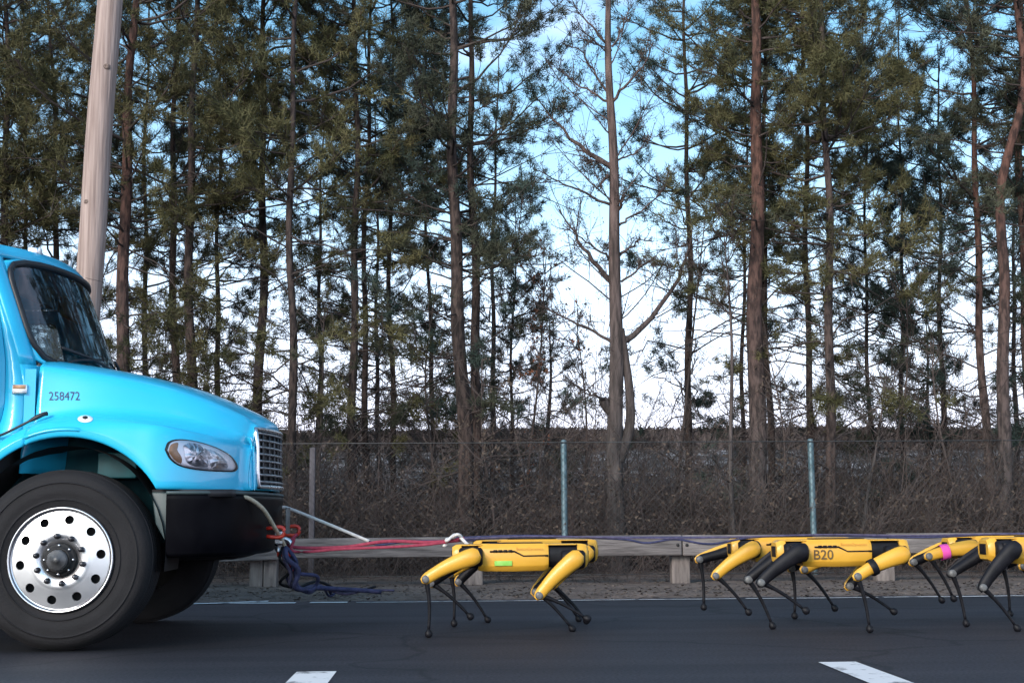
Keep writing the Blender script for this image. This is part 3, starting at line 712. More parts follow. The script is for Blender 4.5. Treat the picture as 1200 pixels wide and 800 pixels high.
def wheel(parent, x, y, sgn, name='wheel'):
    w = bpy.data.objects.new(name, None); col.objects.link(w); w.parent = parent; w.location = (x, y, .535)
    w.empty_display_size = .1
    ty = MB()
    pr = [(.292, -.02), (.30, .0), (.325, -.012), (.345, -.022), (.352, -.030), (.36, -.024), (.40, -.031), (.445, -.028), (.452, -.034), (.46, -.026), (.48, -.020), (.500, -.006), (.522, .026), (.526, .060), (.526, .235), (.520, .262), (.495, .285), (.40, .305), (.30, .28)]
    prs = smooth_path([(a, b) for a, b in pr], 84); ty.lathe(prs, 72, 'y'); a = np.linspace(0, 2*np.pi, 73)
    t_ = ty.build('tyre', 'rubber', w, smooth=True, recalc=True)
    gb = MB()
    for yy in (.055, .105, .155, .205, .245):                          # tread ribs between the grooves
        gb.lathe([(.520, yy-.020), (.531, yy-.017), (.531, yy+.017), (.520, yy+.020)], 72, 'y')
    gb.build('tread', 'rubber', t_)
    # wheel disc with ten real hand holes
    d = MB(); n = 20
    def plane(r): return np.interp(r, [.0, .11, .160, .175, .19, .24, .285], [-.028, -.028, -.028, -.0265, -.0240, -.0156, -.008])
    for k_ in range(10):
        t0 = 2*math.pi*k_/10+.13; outer_, hole, back = [], [], []
        for q in range(n):
            b = 2*math.pi*(q+.5)/n; c, s = math.cos(b), math.sin(b); mxx = max(abs(c), abs(s))
            rr, tt = .239+c/mxx*.046, t0+s/mxx*math.pi/10
            outer_.append((rr*math.cos(tt), plane(rr), rr*math.sin(tt)))
            hr, ht = .237+.0265*c, s*.0275; ct, s_t = math.cos(t0), math.sin(t0)
            hx_, hz_ = hr*ct-ht*s_t, hr*s_t+ht*ct; rad_ = math.hypot(hx_, hz_)
            hole.append((hx_, plane(rad_), hz_)); back.append((hx_, plane(rad_)+.014, hz_))
        d.grid([o + o[:1] for o in (outer_, hole)])
        hc = np.mean(hole, 0); lipr = [tuple(hc+(np.array(q_)-hc)*.985+np.array([0, .0008, 0])) for q_ in hole]
        d.grid([o + o[:1] for o in (lipr, back)])
    d.lathe([(.193, plane(.193)), (.185, plane(.185)), (.172, -.0265), (.165, -.0285), (.10, -.0285), (.098, -.01)], 60, 'y')
    d.lathe([(.285, plane(.285)), (.290, .004), (.297, -.022), (.303, -.030), (.309, -.026), (.311, -.008), (.300, .01)], 72, 'y')
    rim = d.build('rim', 'alloy', w, smooth=True, recalc=True, weld=True)
    MB().lathe([(.29, .055), (.001, .055)], 40, 'y').build('brake_drum', 'dark', rim)
    for k_ in range(10):
        t0 = 2*math.pi*(k_+.5)/10+.13
        c0 = (.139*math.cos(t0), -.028, .139*math.sin(t0))
        MB().lathe([(.018, .0), (.018, -.012), (.015, -.032), (.010, -.038), (.0005, -.038)], 10, 'y', c0).build('lug_nut', 'hub', rim)
    MB().lathe([(.098, -.02), (.098, -.045), (.090, -.052), (.078, -.052), (.074, -.072), (.066, -.078), (.060, -.070)], 40, 'y').build('hub', 'dark', rim, smooth=False)
    MB().lathe([(.062, -.068), (.060, -.092), (.052, -.100), (.020, -.104), (.018, -.110), (.001, -.110)], 32, 'y').build('hub_cap', 'capgrey', rim)
    for k_ in range(8):
        t0 = 2*math.pi*k_/8
        MB().lathe([(.007, 0), (.007, -.008), (.0005, -.008)], 8, 'y', (.084*math.cos(t0), -.052, .084*math.sin(t0))).build('bolt', 'chrome', rim)
    if sgn > 0: w.rotation_euler.z = math.pi
    return w


fw_ = wheel(truck, 0, -1.17, -1)
def copy_wheel(x, y, flip):
    c = share(fw_, truck); c.location = (x, y, .535); c.rotation_euler.z = math.pi if flip else 0
    for ch in list(fw_.children):
        d = share(ch, c)
        for g in list(ch.children): share(g, d)
copy_wheel(0, 1.17, True); copy_wheel(-5.4, -1.2, False); copy_wheel(-5.4, 1.2, True)
bmh.free()

# ------------------------------------------------------------------ robots
def rot_prism(sections):
    """loft of closed (y, z) rings at x"""
    P = [[(x, y, z) for y, z in ring+ring[:1]] for x, ring in sections]; b = MB().grid(P)
    b.add(P[0][:-1], [tuple(range(len(P[0])-1))]); b.add(P[-1][:-1], [tuple(range(len(P[0])-1))]); return b


def ring(w, zt, zb, ch=.03, chb=.03, waist=.004):
    return [(-w+ch, zt), (w-ch, zt), (w-.004, zt-ch), (w+waist, (zt+zb)/2+.01), (w, zb+chb*1.2), (w-chb*.9, zb), (-w+chb*.9, zb), (-w, zb+chb*1.2), (-w-waist, (zt+zb)/2+.01), (-w+.004, zt-ch)]


def build_robot_meshes():
    P = {}
    o = rot_prism([(-.275, ring(.100, .078, -.088)), (-.25, ring(.108, .083, -.094)), (-.05, ring(.110, .084, -.098)), (.155, ring(.110, .084, -.094)), (.185, ring(.100, .078, -.084))])
    P['body'] = o.build('body', 'yellow', recalc=True, bevel=.006)
    P['flank_groove'] = []                                              # groove line along each flank, with the vents where it steps up
    for sg in (-1, 1):
        s = MB(); pts = [(.182, .006), (.02, .004), (-.04, .034), (-.20, .034)]
        P['flank_groove'].append(s.tube([(x, sg*.1125, z) for x, z in pts], .006, 5).build('flank_groove', 'robotblack'))
    P['vent'] = [MB().box((x-.012, sg*.1155-.003, .029), (x+.012, sg*.1155+.003, .045)).build('vent', 'robotblack') for sg in (-1, 1) for x in (-.165, -.132, -.099, -.066)]
    P['payload_deck'] = MB().box((-.20, -.07, .083), (.15, .07, .090), .003).build('payload_deck', 'robotblack')
    P['hip_block'] = []
    for sx in (-1, 1):
        P['hip_block'].append(rot_prism([((.17 if sx > 0 else -.20), ring(.080, .076, -.072)), (sx*.39, ring(.080, .076, -.072))]).build('hip_block', 'robotblack', recalc=True, bevel=.008))
    nose = rot_prism([(.375, ring(.098, .081, -.085)), (.41, ring(.098, .079, -.088)), (.438, ring(.088, .074, -.068)), (.450, ring(.07, .055, -.05))])
    # thin yellow bridge that runs over the black hip
    nose.box((.18, -.096, .072), (.37, .096, .080))
    P['front_cap'] = nose.build('front_cap', 'yellow', recalc=True, bevel=.008)
    P['front_camera'] = MB().box((.446, -.055, -.03), (.454, .055, .035), .003).build('front_camera', 'robotblack')
    rear = rot_prism([(-.385, ring(.098, .081, -.080)), (-.42, ring(.096, .079, -.075)), (-.445, ring(.085, .064, -.060))]); rear.box((-.39, -.096, .072), (-.25, .096, .080))
    P['rear_cap'] = rear.build('rear_cap', 'yellow', recalc=True, bevel=.008)
    P['rear_panel'] = MB().box((-.451, -.05, -.03), (-.443, .05, .04), .003).build('rear_panel', 'robotblack')
    # hip actuator drum (axis fore-aft), side +y; mirrored by scale
    P['hip'] = MB().lathe([(.001, -.078), (.048, -.078), (.060, -.066), (.066, 0), (.060, .066), (.048, .078), (.001, .078)], 20, 'x', (0, .098, .0)).box((-.05, .08, -.052), (.05, .178, .052), .012).build('hip', 'robotblack', smooth=False)
    # upper leg: black core, yellow outer cover; hangs along -z from the hip joint
    z = np.linspace(.045, -.335, 12)
    core = MB().tube(np.stack([0*z, 0*z, z], -1), np.interp(z, [-.335, -.30, -.2, 0, .045], [.022, .034, .036, .050, .034]), 12)
    P['upper_leg'] = core.build('upper_leg', 'robotblack', smooth=True)
    cz = np.linspace(.062, -.352, 18); rr = np.interp(cz, [-.352, -.34, -.31, -.25, -.12, 0, .04, .062], [.016, .030, .038, .040, .049, .060, .052, .028])
    cv = []
    for zz, r_ in zip(cz, rr):
        bow = .012*math.sin(np.clip(-zz/.32, 0, 1)*math.pi)
        cv.append([(r_*math.cos(t)*1.0-bow, .012+r_*.72*max(0, math.sin(t)) if math.sin(t) > 0 else .012+r_*.25*math.sin(t), zz) for t in np.linspace(0, 2*np.pi, 17)])
    cb = MB().grid(cv); cb.add(cv[0][:-1], [tuple(range(16))]); cb.add(cv[-1][:-1], [tuple(range(16))])
    P['cover'] = cb.build('cover', 'yellow', smooth=True, recalc=True)
    P['knee'] = MB().lathe([(.001, -.034), (.022, -.034), (.026, -.028), (.026, .034), (.020, .042), (.001, .042)], 16, 'y', (0, 0, -.32)).build('knee_joint', 'robotgrey')
    zz = np.linspace(0.02, -.335, 9); bx = .014*np.sin(np.linspace(0, np.pi, 9))
    P['lower_leg'] = MB().tube(np.stack([bx, 0*zz, zz], -1), np.interp(zz, [-.335, -.1, .02], [.0095, .0125, .022]), 10).build('lower_leg', 'robotblack', smooth=True)
    P['foot'] = MB().lathe([(.001, -.372), (.013, -.370), (.022, -.362), (.026, -.349), (.022, -.334), (.014, -.324), (.009, -.318)], 14, 'z').build('foot', 'robotblack', smooth=True)
    return P


RP = build_robot_meshes(); proto_used = False


def robot(loc, hz, poses, label):
    """poses: four legs (near hind, far hind, near front, far front) as (upper angle, lower angle) from straight down, + is forward"""
    global proto_used
    root = empty('robot', (loc[0], loc[1], 0), label, 'robot', 'quadruped robots hauling the truck')
    def put(src, parent, loc=(0, 0, 0), rot=None, scale=None):
        o = share(src, parent); o.location = loc
        if rot is not None: o.rotation_euler = rot
        if scale: o.scale = scale
        return o
    zc = (0, 0, hz)
    bd = put(RP['body'], root, zc)
    for gv in RP['flank_groove']: put(gv, bd)
    for vn in RP['vent']: put(vn, bd)
    put(RP['payload_deck'], root, zc)
    for hb_ in RP['hip_block']: put(hb_, root, zc)
    fc = put(RP['front_cap'], root, zc); put(RP['front_camera'], fc)
    rc = put(RP['rear_cap'], root, zc); put(RP['rear_panel'], rc)
    ul = []
    for (sx, sy), (au, al) in zip(((-1, -1), (-1, 1), (1, -1), (1, 1)), poses):
        hxx, hzz = (.345, hz-.022) if sx > 0 else (-.325, hz)
        put(RP['hip'], root, (hxx, 0, hzz), None, (1, sy, 1))
        if au is None: au = -math.degrees(math.acos((hzz-.372*math.cos(R(al))-.002)/.32))      # this foot carries weight
        hip = Vector((hxx, sy*.178, hzz)); a = R(au)
        u = put(RP['upper_leg'], root, hip, (0, -a, 0), (1, sy, 1))
        cvr = put(RP['cover'], u); put(RP['knee'], u); ul.append(u)
        for _ in range(60):                                             # the foot stands on the road, never in it
            if hip.z-.32*math.cos(a)-.372*math.cos(R(al)) >= 0.001: break
            a -= R(.5)
        u.rotation_euler = (0, -a, 0)
        kn = hip+Vector((math.sin(a)*.32, 0, -math.cos(a)*.32))
        lg = put(RP['lower_leg'], root, kn, (0, -R(al), 0)); put(RP['foot'], lg)
    return root, bd, ul


NY, FY = 8.8, 9.6
r1, b1, u1 = robot((.425, NY), .508, ((None, 3), (-56, 50), (-46, 64), (None, 45)), 'yellow robot nearest the truck, with a green sticker on its flank')
r2, b2, u2 = robot((2.57, NY), .52, ((-54, 58), (None, 27), (None, 12), (-48, 60)), 'yellow robot marked B20, with a black band round its front leg')
r3, b3, u3 = robot((3.99, NY), .525, ((-38, 40), (None, 14), (None, 30), (-60, 45)), 'yellow robot cut off by the right edge, with an all-black hind leg')
f1, bf1, v1 = robot((.575, FY), .52, ((None, 4), (-38, 38), (-48, 44), (None, 40)), 'yellow robot hidden behind the green-stickered one, only its nose and legs showing')
f2, bf2, v2 = robot((2.438, FY), .52, ((-56, 42), (-76, 4), (-68, 38), (None, 2)), 'yellow robot half hidden behind the one marked B20')
f3, bf3, v3 = robot((4.03, FY), .52, ((-80, 30), (-70, 36), (-70, 20), (None, 6)), 'yellow robot at the right edge with a magenta band round its hind leg')
for o in [q for k_, q in RP.items() if not isinstance(q, list)] + [q for k_ in ('vent', 'hip_block', 'flank_groove') for q in RP[k_]]:
    bpy.data.objects.remove(o)
MB().box((-.17, -.1185, -.058), (-.055, -.1125, -.026), .002).build('sticker', 'green', b1)
def flank_text(body, txt, size, x, z, mat, name, bold):
    v, f = text_mesh(txt, size, bold)
    MB().add([(x+a[0], -.1180, z+a[1]) for a in v], f).build(name, mat, body)
flank_text(b2, 'B20', .088, -.145, -.018, 'brownprint', 'lettering', .0006)
for b in (b1, b2, b3): flank_text(b, 'BostonDynamics', .026, .06, .050, 'orangeprint', 'small_lettering', 0)


def band(leg, mat, z, w=.022):
    MB().lathe([(.0535, z-w), (.0565, z-w*.6), (.0565, z+w*.6), (.0535, z+w)], 18, 'z', (-.008, .010, 0)).build('band', mat, leg, smooth=True)


for u in (u2[0], u2[1], u3[0], u3[1]):                                                # these hind legs wear a black cover
    for ch in u.children:
        if ch.name.startswith('cover'):
            ch.data = ch.data.copy(); ch.data.materials[0] = MT['robotblack']; ch['label'] = 'black leg cover'
band(u2[2], 'robotblack', -.20); band(v3[0], 'magenta', -.20, .03)

# ------------------------------------------------------------------ ropes and straps
def rope(name, pts, r_, mat, label, cat='rope', n=40, flat=1.0, group=None):
    o = MB().tube(smooth_path(pts, n), r_, 7, True, flat).build(name, mat, None, smooth=True)
    return tag(o, label, cat, group)


hx = TX+1.27
P_ = lambda x, y, Y: tuple(at(x, y, Y))
rope('tow_strap', [(hx-.02, 9.15, .66), P_(340, 640, 9.1), P_(400, 641, 9.1), P_(452, 634, 9.1), P_(500, 635, 9.1), P_(535, 633, 9.1), (.06, 9.1, .625)], .0055, 'redstrap', 'red tow strap, upper of the two running from truck to robots', 'strap', group='red tow straps', flat=2.2)
rope('tow_strap', [(hx-.02, 9.0, .63), P_(345, 646, 9.0), P_(400, 643, 9.0), P_(470, 640, 9.0), P_(515, 636, 9.0), (.04, 9.0, .625)], .005, 'redstrap', 'red tow strap, lower of the two running from truck to robots', 'strap', group='red tow straps', flat=2.0)
rope('rope', [P_(278, 583, 8.3), P_(290, 583, 8.35), P_(308, 596, 8.5), P_(322, 618, 8.7), P_(332, 636, 8.9), P_(336, 646, 9.0)], .014, 'cream', 'cream rope arching down from the truck bumper top')
rope('webbing', [P_(329, 594, 9.6), P_(340, 596, 9.6), P_(385, 614, 9.55), P_(433, 634, 9.5)], .0065, 'whiterope', 'straight white strap slanting from truck front down to the tow lines', 'strap', flat=1.8)
rope('rope', [P_(433, 634, 9.5), P_(445, 638, 9.4), P_(480, 634, 9.4), P_(540, 633, 9.4), P_(600, 629, 9.4), (1.2, 9.4, .615), (2.0, 9.35, .61)], .008, 'navy', 'thin navy rope from the white strap to the robots', n=50)
rope('rope', [(.02, 9.2, .615), (.45, 9.2, .628), (.9, 9.2, .622), (1.45, 9.2, .610), (2.0, 9.2, .615), (2.6, 9.2, .626), (3.2, 9.2, .615), (3.7, 9.2, .62), (4.6, 9.2, .62), (5.6, 9.2, .63), (7.2, 9.2, .63)], .0065, 'violet', 'violet tow rope lying along the backs of the robots', n=90)
rope('rope', [(-.05, 9.32, .62), (.5, 9.33, .632), (1.15, 9.36, .605), (1.35, 9.35, .575), (1.55, 9.34, .60), (1.8, 9.32, .565), (2.1, 9.3, .61), (2.6, 9.3, .62), (3.3, 9.3, .60), (4.0, 9.3, .62), (5.0, 9.3, .60), (7.2, 9.3, .62)], .008, 'navy', 'navy rope that sags in loops between the robots', n=90)
th = np.linspace(0, 1, 40)
kn = [P_(520+26*t+3*math.sin(t*20), 637-9*math.sin(t*3.0)+2.5*math.cos(t*25), 9.0+.04*math.sin(t*18)) for t in th]
tag(MB().tube(kn, .011, 7).build('rope_knot', 'whiterope', smooth=True), 'loose white rope knot where the red straps end, behind the first robot', 'rope')
# shackle at the truck and the bundle hanging from it to the road
sh = empty('shackle', P_(333, 640, 9.05), 'steel and red shackle joining the tow straps at the truck', 'shackle')
MB().tube([(.05*math.cos(t), 0, .05*math.sin(t)) for t in np.linspace(R(-60), R(240), 14)], .016, 8).build('bow', 'chrome', sh, smooth=True)
MB().tube([(-.045, 0, -.05), (.045, 0, -.05)], .020, 8).build('pin', 'red', sh)
CORDS = [('navy', .017, 446, 4, 'thick navy cord, longest of the tangle trailing right from the truck hitch'), ('violet', .011, 430, -2, 'pale violet cord lying uppermost in the tangle below the truck hitch'),
         ('navy', .012, 388, 9, 'dark cord swinging widest to the right of the tangle under the hitch'), ('robotblack', .010, 440, -8, 'black cable crossing over the cords below the truck hitch'),
         ('navy', .009, 398, -6, 'thin navy cord in the tangle below the truck hitch, ending short'), ('redstrap', .007, 352, 0, 'short red cord dangling among the dark ones at the truck hitch'), ('navy', .013, 372, 7, 'navy cord looping back nearest the truck under the hitch'), ('violet', .008, 462, 1, 'thin violet cord running farthest right along the road edge')]
for i, (mt, rr, e, b_, lb) in enumerate(CORDS):
    dx = b_*.9; w = .03*(i-2.5)
    pts = [P_(333+dx*.3, 641, 9.0+w), P_(336+dx, 654, 8.95+w), P_(343+dx*.6, 668, 9.0+w), P_(341+dx, 682+b_*.3, 9.05+w), P_(352+dx, 690+b_*.3, 9.3+w)]
    if e > 380: pts += [P_(375, 688+b_*.5, 9.6+w), P_((375+e)/2, 692-b_*.5, 9.8+w), P_(e, 691+b_*.5, 9.9+w)]
    if mt == 'redstrap': pts = pts[:3]
    if e == 372: pts = pts[:4]+[P_(356, 693, 9.2), P_(372, 686, 9.3), P_(368, 676, 9.2), P_(350, 672, 9.1)]
    pts = [tuple(np.array(q)+rng.normal(0, .012, 3)*(0 < k_ < len(pts)-1)) for k_, q in enumerate(pts)]
    rope('cord', pts, rr, mt, lb, 'cord', group='cords tangled below the hitch')

# ------------------------------------------------------------------ guard rail
gx0 = -2.08; gs = 2.277
gr_ = empty('guardrail', (gx0, 14.5, 0), 'weathered grey timber guardrail along the far road edge', 'guardrail')
for k_ in range(-6, 9):
    x = k_*gs
    for dx in ((-.075, .075) if k_ == 0 else (0,)):
        w = .07 if k_ == 0 else .10
        MB().box((x+dx-w, .02+.004*k_, -.25), (x+dx+w, .20, .50), .012).build('post', 'railpost', gr_)
for k_ in range(-6, 8):
    j = rng.uniform(-.008, .008, 4); x0, x1 = k_*gs+.006, (k_+1)*gs-.006
    if k_ == -1:
        b = MB().box((x0, -.09, .27), (x1-1.75, .014, .42), .012)
        b = MB().add([(x0, -.06, .25), (x1+.25, -.09, .32), (x1+.25, -.09, .47), (x0, -.06, .40), (x0, .04, .25), (x1+.25, .012, .32), (x1+.25, .012, .47), (x0, .04, .40)],
                     [(0,1,2,3), (7,6,5,4), (0,4,5,1), (1,5,6,2), (2,6,7,3), (3,7,4,0)])
        b.build('beam', 'rail', gr_, bevel=.008)
        continue
    if k_ == 0: x0 += .27
    MB().add([(x0, -.09, .325+j[0]), (x1, -.09, .325+j[1]), (x1, -.09, .545+j[2]), (x0, -.09, .545+j[3]), (x0, .012, .325+j[0]), (x1, .012, .325+j[1]), (x1, .012, .545+j[2]), (x0, .012, .545+j[3])],
             [(0,1,2,3), (7,6,5,4), (0,4,5,1), (1,5,6,2), (2,6,7,3), (3,7,4,0)]).build('beam', 'rail', gr_, bevel=.012)

for k_ in range(-6, 9):
    for dx in ((-.075, .075) if k_ == 0 else (-.05, .05)):
        MB().lathe([(.001, -.012), (.012, -.011), (.018, -.004), (.018, .006)], 10, 'y', (k_*gs+dx, -.092, .44)).build('bolt', 'dark', gr_)

# ------------------------------------------------------------------ chain-link fence
FYD = 16.0
fe = empty('fence', (1.32, FYD, 0), 'tall chain-link fence on teal posts behind the guardrail', 'fence')
sp = 3.04
for k_ in range(-6, 7):
    x = k_*sp; g = k_ == -1
    if g: p = MB().box((x-.034, -.04, -.3), (x+.034, .04, 1.60), .010)
    else: p = MB().lathe([(.038, -.3), (.038, 1.655), (.030, 1.675), (.001, 1.685)], 14, 'z', (x, 0, 0))
    o = p.build('post', 'greypost' if g else 'galv', fe, smooth=not g)
    if g: tag(o, 'grey wooden fence post')
wr = MB()
for z in (1.645, .06): wr.tube([(-6*sp, -.045, z), (6*sp, -.045, z)], .007, 5)
wr.build('tension_wire', 'wire', fe)
cm = MB(); H0, H1 = .06, 1.64; hh = H1-H0
for x in np.arange(-6*sp, 6*sp-hh, .078):
    for d_, yy in ((1, -.040), (-1, -.044)):
        xa, xb = (x, x+hh) if d_ > 0 else (x+hh, x)
        cm.tube([(xa, yy, H0), (xb, yy, H1)], .0016, 3, False)
tag(cm.build('chain_mesh', 'wire', fe), kind='stuff')

# ------------------------------------------------------------------ utility pole
pa, pb = at(103, 340, 15.0), at(128.5, 0, 15.0); dv = (pb-pa)/(pb[2]-pa[2]); base = pa-dv*pa[2]
po = empty('utility_pole', tuple(base), 'pale weathered wooden utility pole leaning slightly, behind the truck', 'utility pole')
zz = np.linspace(-.3, 11.5, 40); ctr = np.outer(zz, dv)+.006*np.stack([np.sin(zz*2.1), np.cos(zz*1.7), 0*zz], -1)
MB().tube(ctr, .158-.002*zz, 24).build('shaft', 'pole', po, smooth=True)
for px, py, s_ in ((124, 78, .034), (101, 236, .024)):
    q = at(px, py, 14.86)-base
    MB().lathe([(.001, -.003), (s_*.45, -.004), (s_*.6, -.010), (s_, -.004), (s_*1.4, .02)], 11, 'y', tuple(q)).build('knot', 'knot', po, smooth=True)

# ------------------------------------------------------------------ trees
def norm(v): return v/(np.linalg.norm(v, axis=-1, keepdims=True)+1e-9)


def needles(mb, pos, dirs, n=24, ln=.125, wd=.010, spread=.85):
    T = len(pos)
    d = norm(np.repeat(dirs, n, 0)*.55+rng.normal(0, spread, (T*n, 3)))
    d[:, 2] += .12
    b = np.repeat(pos, n, 0)+rng.normal(0, .022, (T*n, 3))
    s = norm(np.cross(d, rng.normal(0, 1, (T*n, 3))))*(wd*rng.uniform(.7, 1.3, (T*n, 1)))
    tip = b+d*(ln*rng.uniform(.6, 1.25, (T*n, 1)))
    V = np.stack([b-s*.5, b+s*.5, tip], 1).reshape(-1, 3)
    mb.add(V, np.arange(3*T*n).reshape(-1, 3))


def trunk_path(px0, px1, Y, H, wob, bends=()):
    a, b = at(px0, 600, Y), at(px1, 0, Y)
    z = np.linspace(-.15, H, 22); t = (z-a[2])/(b[2]-a[2])
    x = a[0]+(b[0]-a[0])*t; y = Y+wob*.5*np.sin(z*.7+px0)
    x = x+wob*np.sin(z*.9+px0*.37)*.6+wob*.4*np.sin(z*2.3+px0)
    for zb, dx, w in bends: x = x+dx*np.exp(-((z-zb)/w)**2)
    z0 = ground_z(x[:1], np.array([Y]))[0]
    z = z+z0
    return np.stack([x, y, z], -1)


def pine(px0, px1, Y, wpx, zc, Rc, label, bark='pinebark', leaf='needle', H=12.0, dens=1.0, dead=10, wob=.05, bends=(), group=None, up=.25, side=None, gap=.85, low=3.0):
    p = trunk_path(px0, px1, Y, H, wob, bends); base = p[0].copy(); base[2] = ground_z(base[0:1], base[1:2])[0]
    p = p-base
    root = empty('pine_tree', tuple(base), label, 'tree', group)
    r0 = wpx/2*Y/FPX*.88
    zz = p[:, 2]; rad = r0*np.clip(1.12-.98*zz/H, .10, 1.2)*(1+.45*np.exp(-np.clip(zz, 0, None)/.25)) * (1+.04*np.sin(zz*5+px0))
    pf = smooth_path(p, 60); rf = np.interp(np.linspace(0, 1, 60), np.linspace(0, 1, 22), rad)*(1+rng.normal(0, .025, 60))
    MB().tube(pf, rf, 12).build('trunk', bark, root, smooth=True)
    li, cr = MB(), MB(); tp, td = [], []
    def trunk_at(z): return np.array([np.interp(z, zz, p[:, i]) for i in range(3)])
    # dead bare branches under the crown
    for _ in range(int(dead*1.4)):
        z = rng.uniform(max(1.2, zc-3.4), zc+1.2); a = rng.uniform(0, 2*np.pi); ln = rng.uniform(.4, 1.9)
        o = trunk_at(z); dr = np.array([math.cos(a), math.sin(a), rng.uniform(-.5, .6)])
        q = np.array([o+dr*ln*t+np.array([0, 0, -.10*ln*t*t])+rng.normal(0, .03, 3)*t for t in np.linspace(0, 1, 6)])
        li.tube(q, np.linspace(.014, .003, 6), 4, False)
        for _k in range(rng.integers(2, 7)):
            t = rng.uniform(.3, .95); s = q[int(t*5)]; d2 = norm(dr+rng.normal(0, .6, 3))*ln*rng.uniform(.2, .5)
            li.tube([s, s+d2*.5+rng.normal(0, .02, 3), s+d2], [.006, .004, .002], 3, False)
    # live whorls
    z = zc
    while z < H-.3:
        f = (z-zc)/(H-zc); prof_ = min(1, .55+f*2.2)*(1-.62*f)
        for _ in range(rng.integers(2, 4) if dens < .8 else rng.integers(3, 6)):
            if rng.uniform() > gap: continue
            a = rng.uniform(0, 2*np.pi)
            if side is not None and rng.uniform() < .75: a = side+rng.normal(0, .8)
            ln = Rc*prof_*rng.uniform(.55, 1.15); o = trunk_at(z+rng.uniform(-.15, .15))
            dr = np.array([math.cos(a), math.sin(a), up+rng.uniform(-.15, .25)+.4*f])
            k = 8; ts = np.linspace(0, 1, k)
            q = o+dr*ln*ts[:, None]; q[:, 2] += -.28*ln*ts*(1-ts)*1.2+.12*ln*ts**2; q += np.cumsum(rng.normal(0, .018*ln, (k, 3)), 0)*(ts[:, None] > 0)
            li.tube(q, np.linspace(.007+.009*ln, .003, k), 5, False)
            nsub = int(ln*6.6*dens)+2
            for sb in range(nsub):
                t = rng.uniform(.25, 1.0); i = min(k-2, int(t*(k-1))); u = t*(k-1)-i; s = q[i]*(1-u)+q[i+1]*u
                d2 = norm(norm(q[i+1]-q[i])+rng.normal(0, .55, 3)+np.array([0, 0, .15])); l2 = ln*rng.uniform(.16, .40)*(1.2-.5*t)
                e = s+d2*l2; mid = s+d2*l2*.5+rng.normal(0, .03, 3)
                li.tube([s, mid, e], [.006, .004, .003], 3, False)
                nt_ = int(l2/.12)+1
                for tt in np.linspace(1.0, .55, nt_): tp.append(s+(e-s)*tt+rng.normal(0, .025, 3)); td.append(d2)
            for tt in (.8, .9, 1.0): i = int(tt*(k-1)); tp.append(q[i]); td.append(norm(dr))
        z += rng.uniform(.26, .48)/max(.6, dens)
    z = zc-.3                                                           # a few sparse living boughs lower down
    while z > max(1.5, zc-low):
        if rng.uniform() < .75:
            a = rng.uniform(0, 2*np.pi); ln = Rc*rng.uniform(.45, .95); o = trunk_at(z); dr = np.array([math.cos(a), math.sin(a), rng.uniform(-.35, .7)])
            ts = np.linspace(0, 1, 7); q = o+dr*ln*ts[:, None]+np.cumsum(rng.normal(0, .05*ln, (7, 3)), 0)*(ts[:, None] > 0); q[:, 2] -= .1*ln*ts**2
            li.tube(q, np.linspace(.013, .003, 7), 4, False)
            for _k in range(int(2+ln*4)):
                i = rng.integers(3, 7); d2 = norm(dr+rng.normal(0, .6, 3)); l2 = ln*rng.uniform(.12, .32); e = q[i]+d2*l2
                li.tube([q[i], (q[i]+e)/2+rng.normal(0, .02, 3), e], [.005, .004, .002], 3, False)
                if rng.uniform() < .85:
                    for tt in (.55, .7, .85, 1.0): tp.append(q[i]+(e-q[i])*tt+rng.normal(0, .03, 3)); td.append(d2)
        z -= rng.uniform(.09, .28)
    tag(li.build('limbs', 'limb', root), kind='stuff')
    if tp: needles(cr, np.array(tp), np.array(td)); cr.build('crown', leaf, root)
    return root


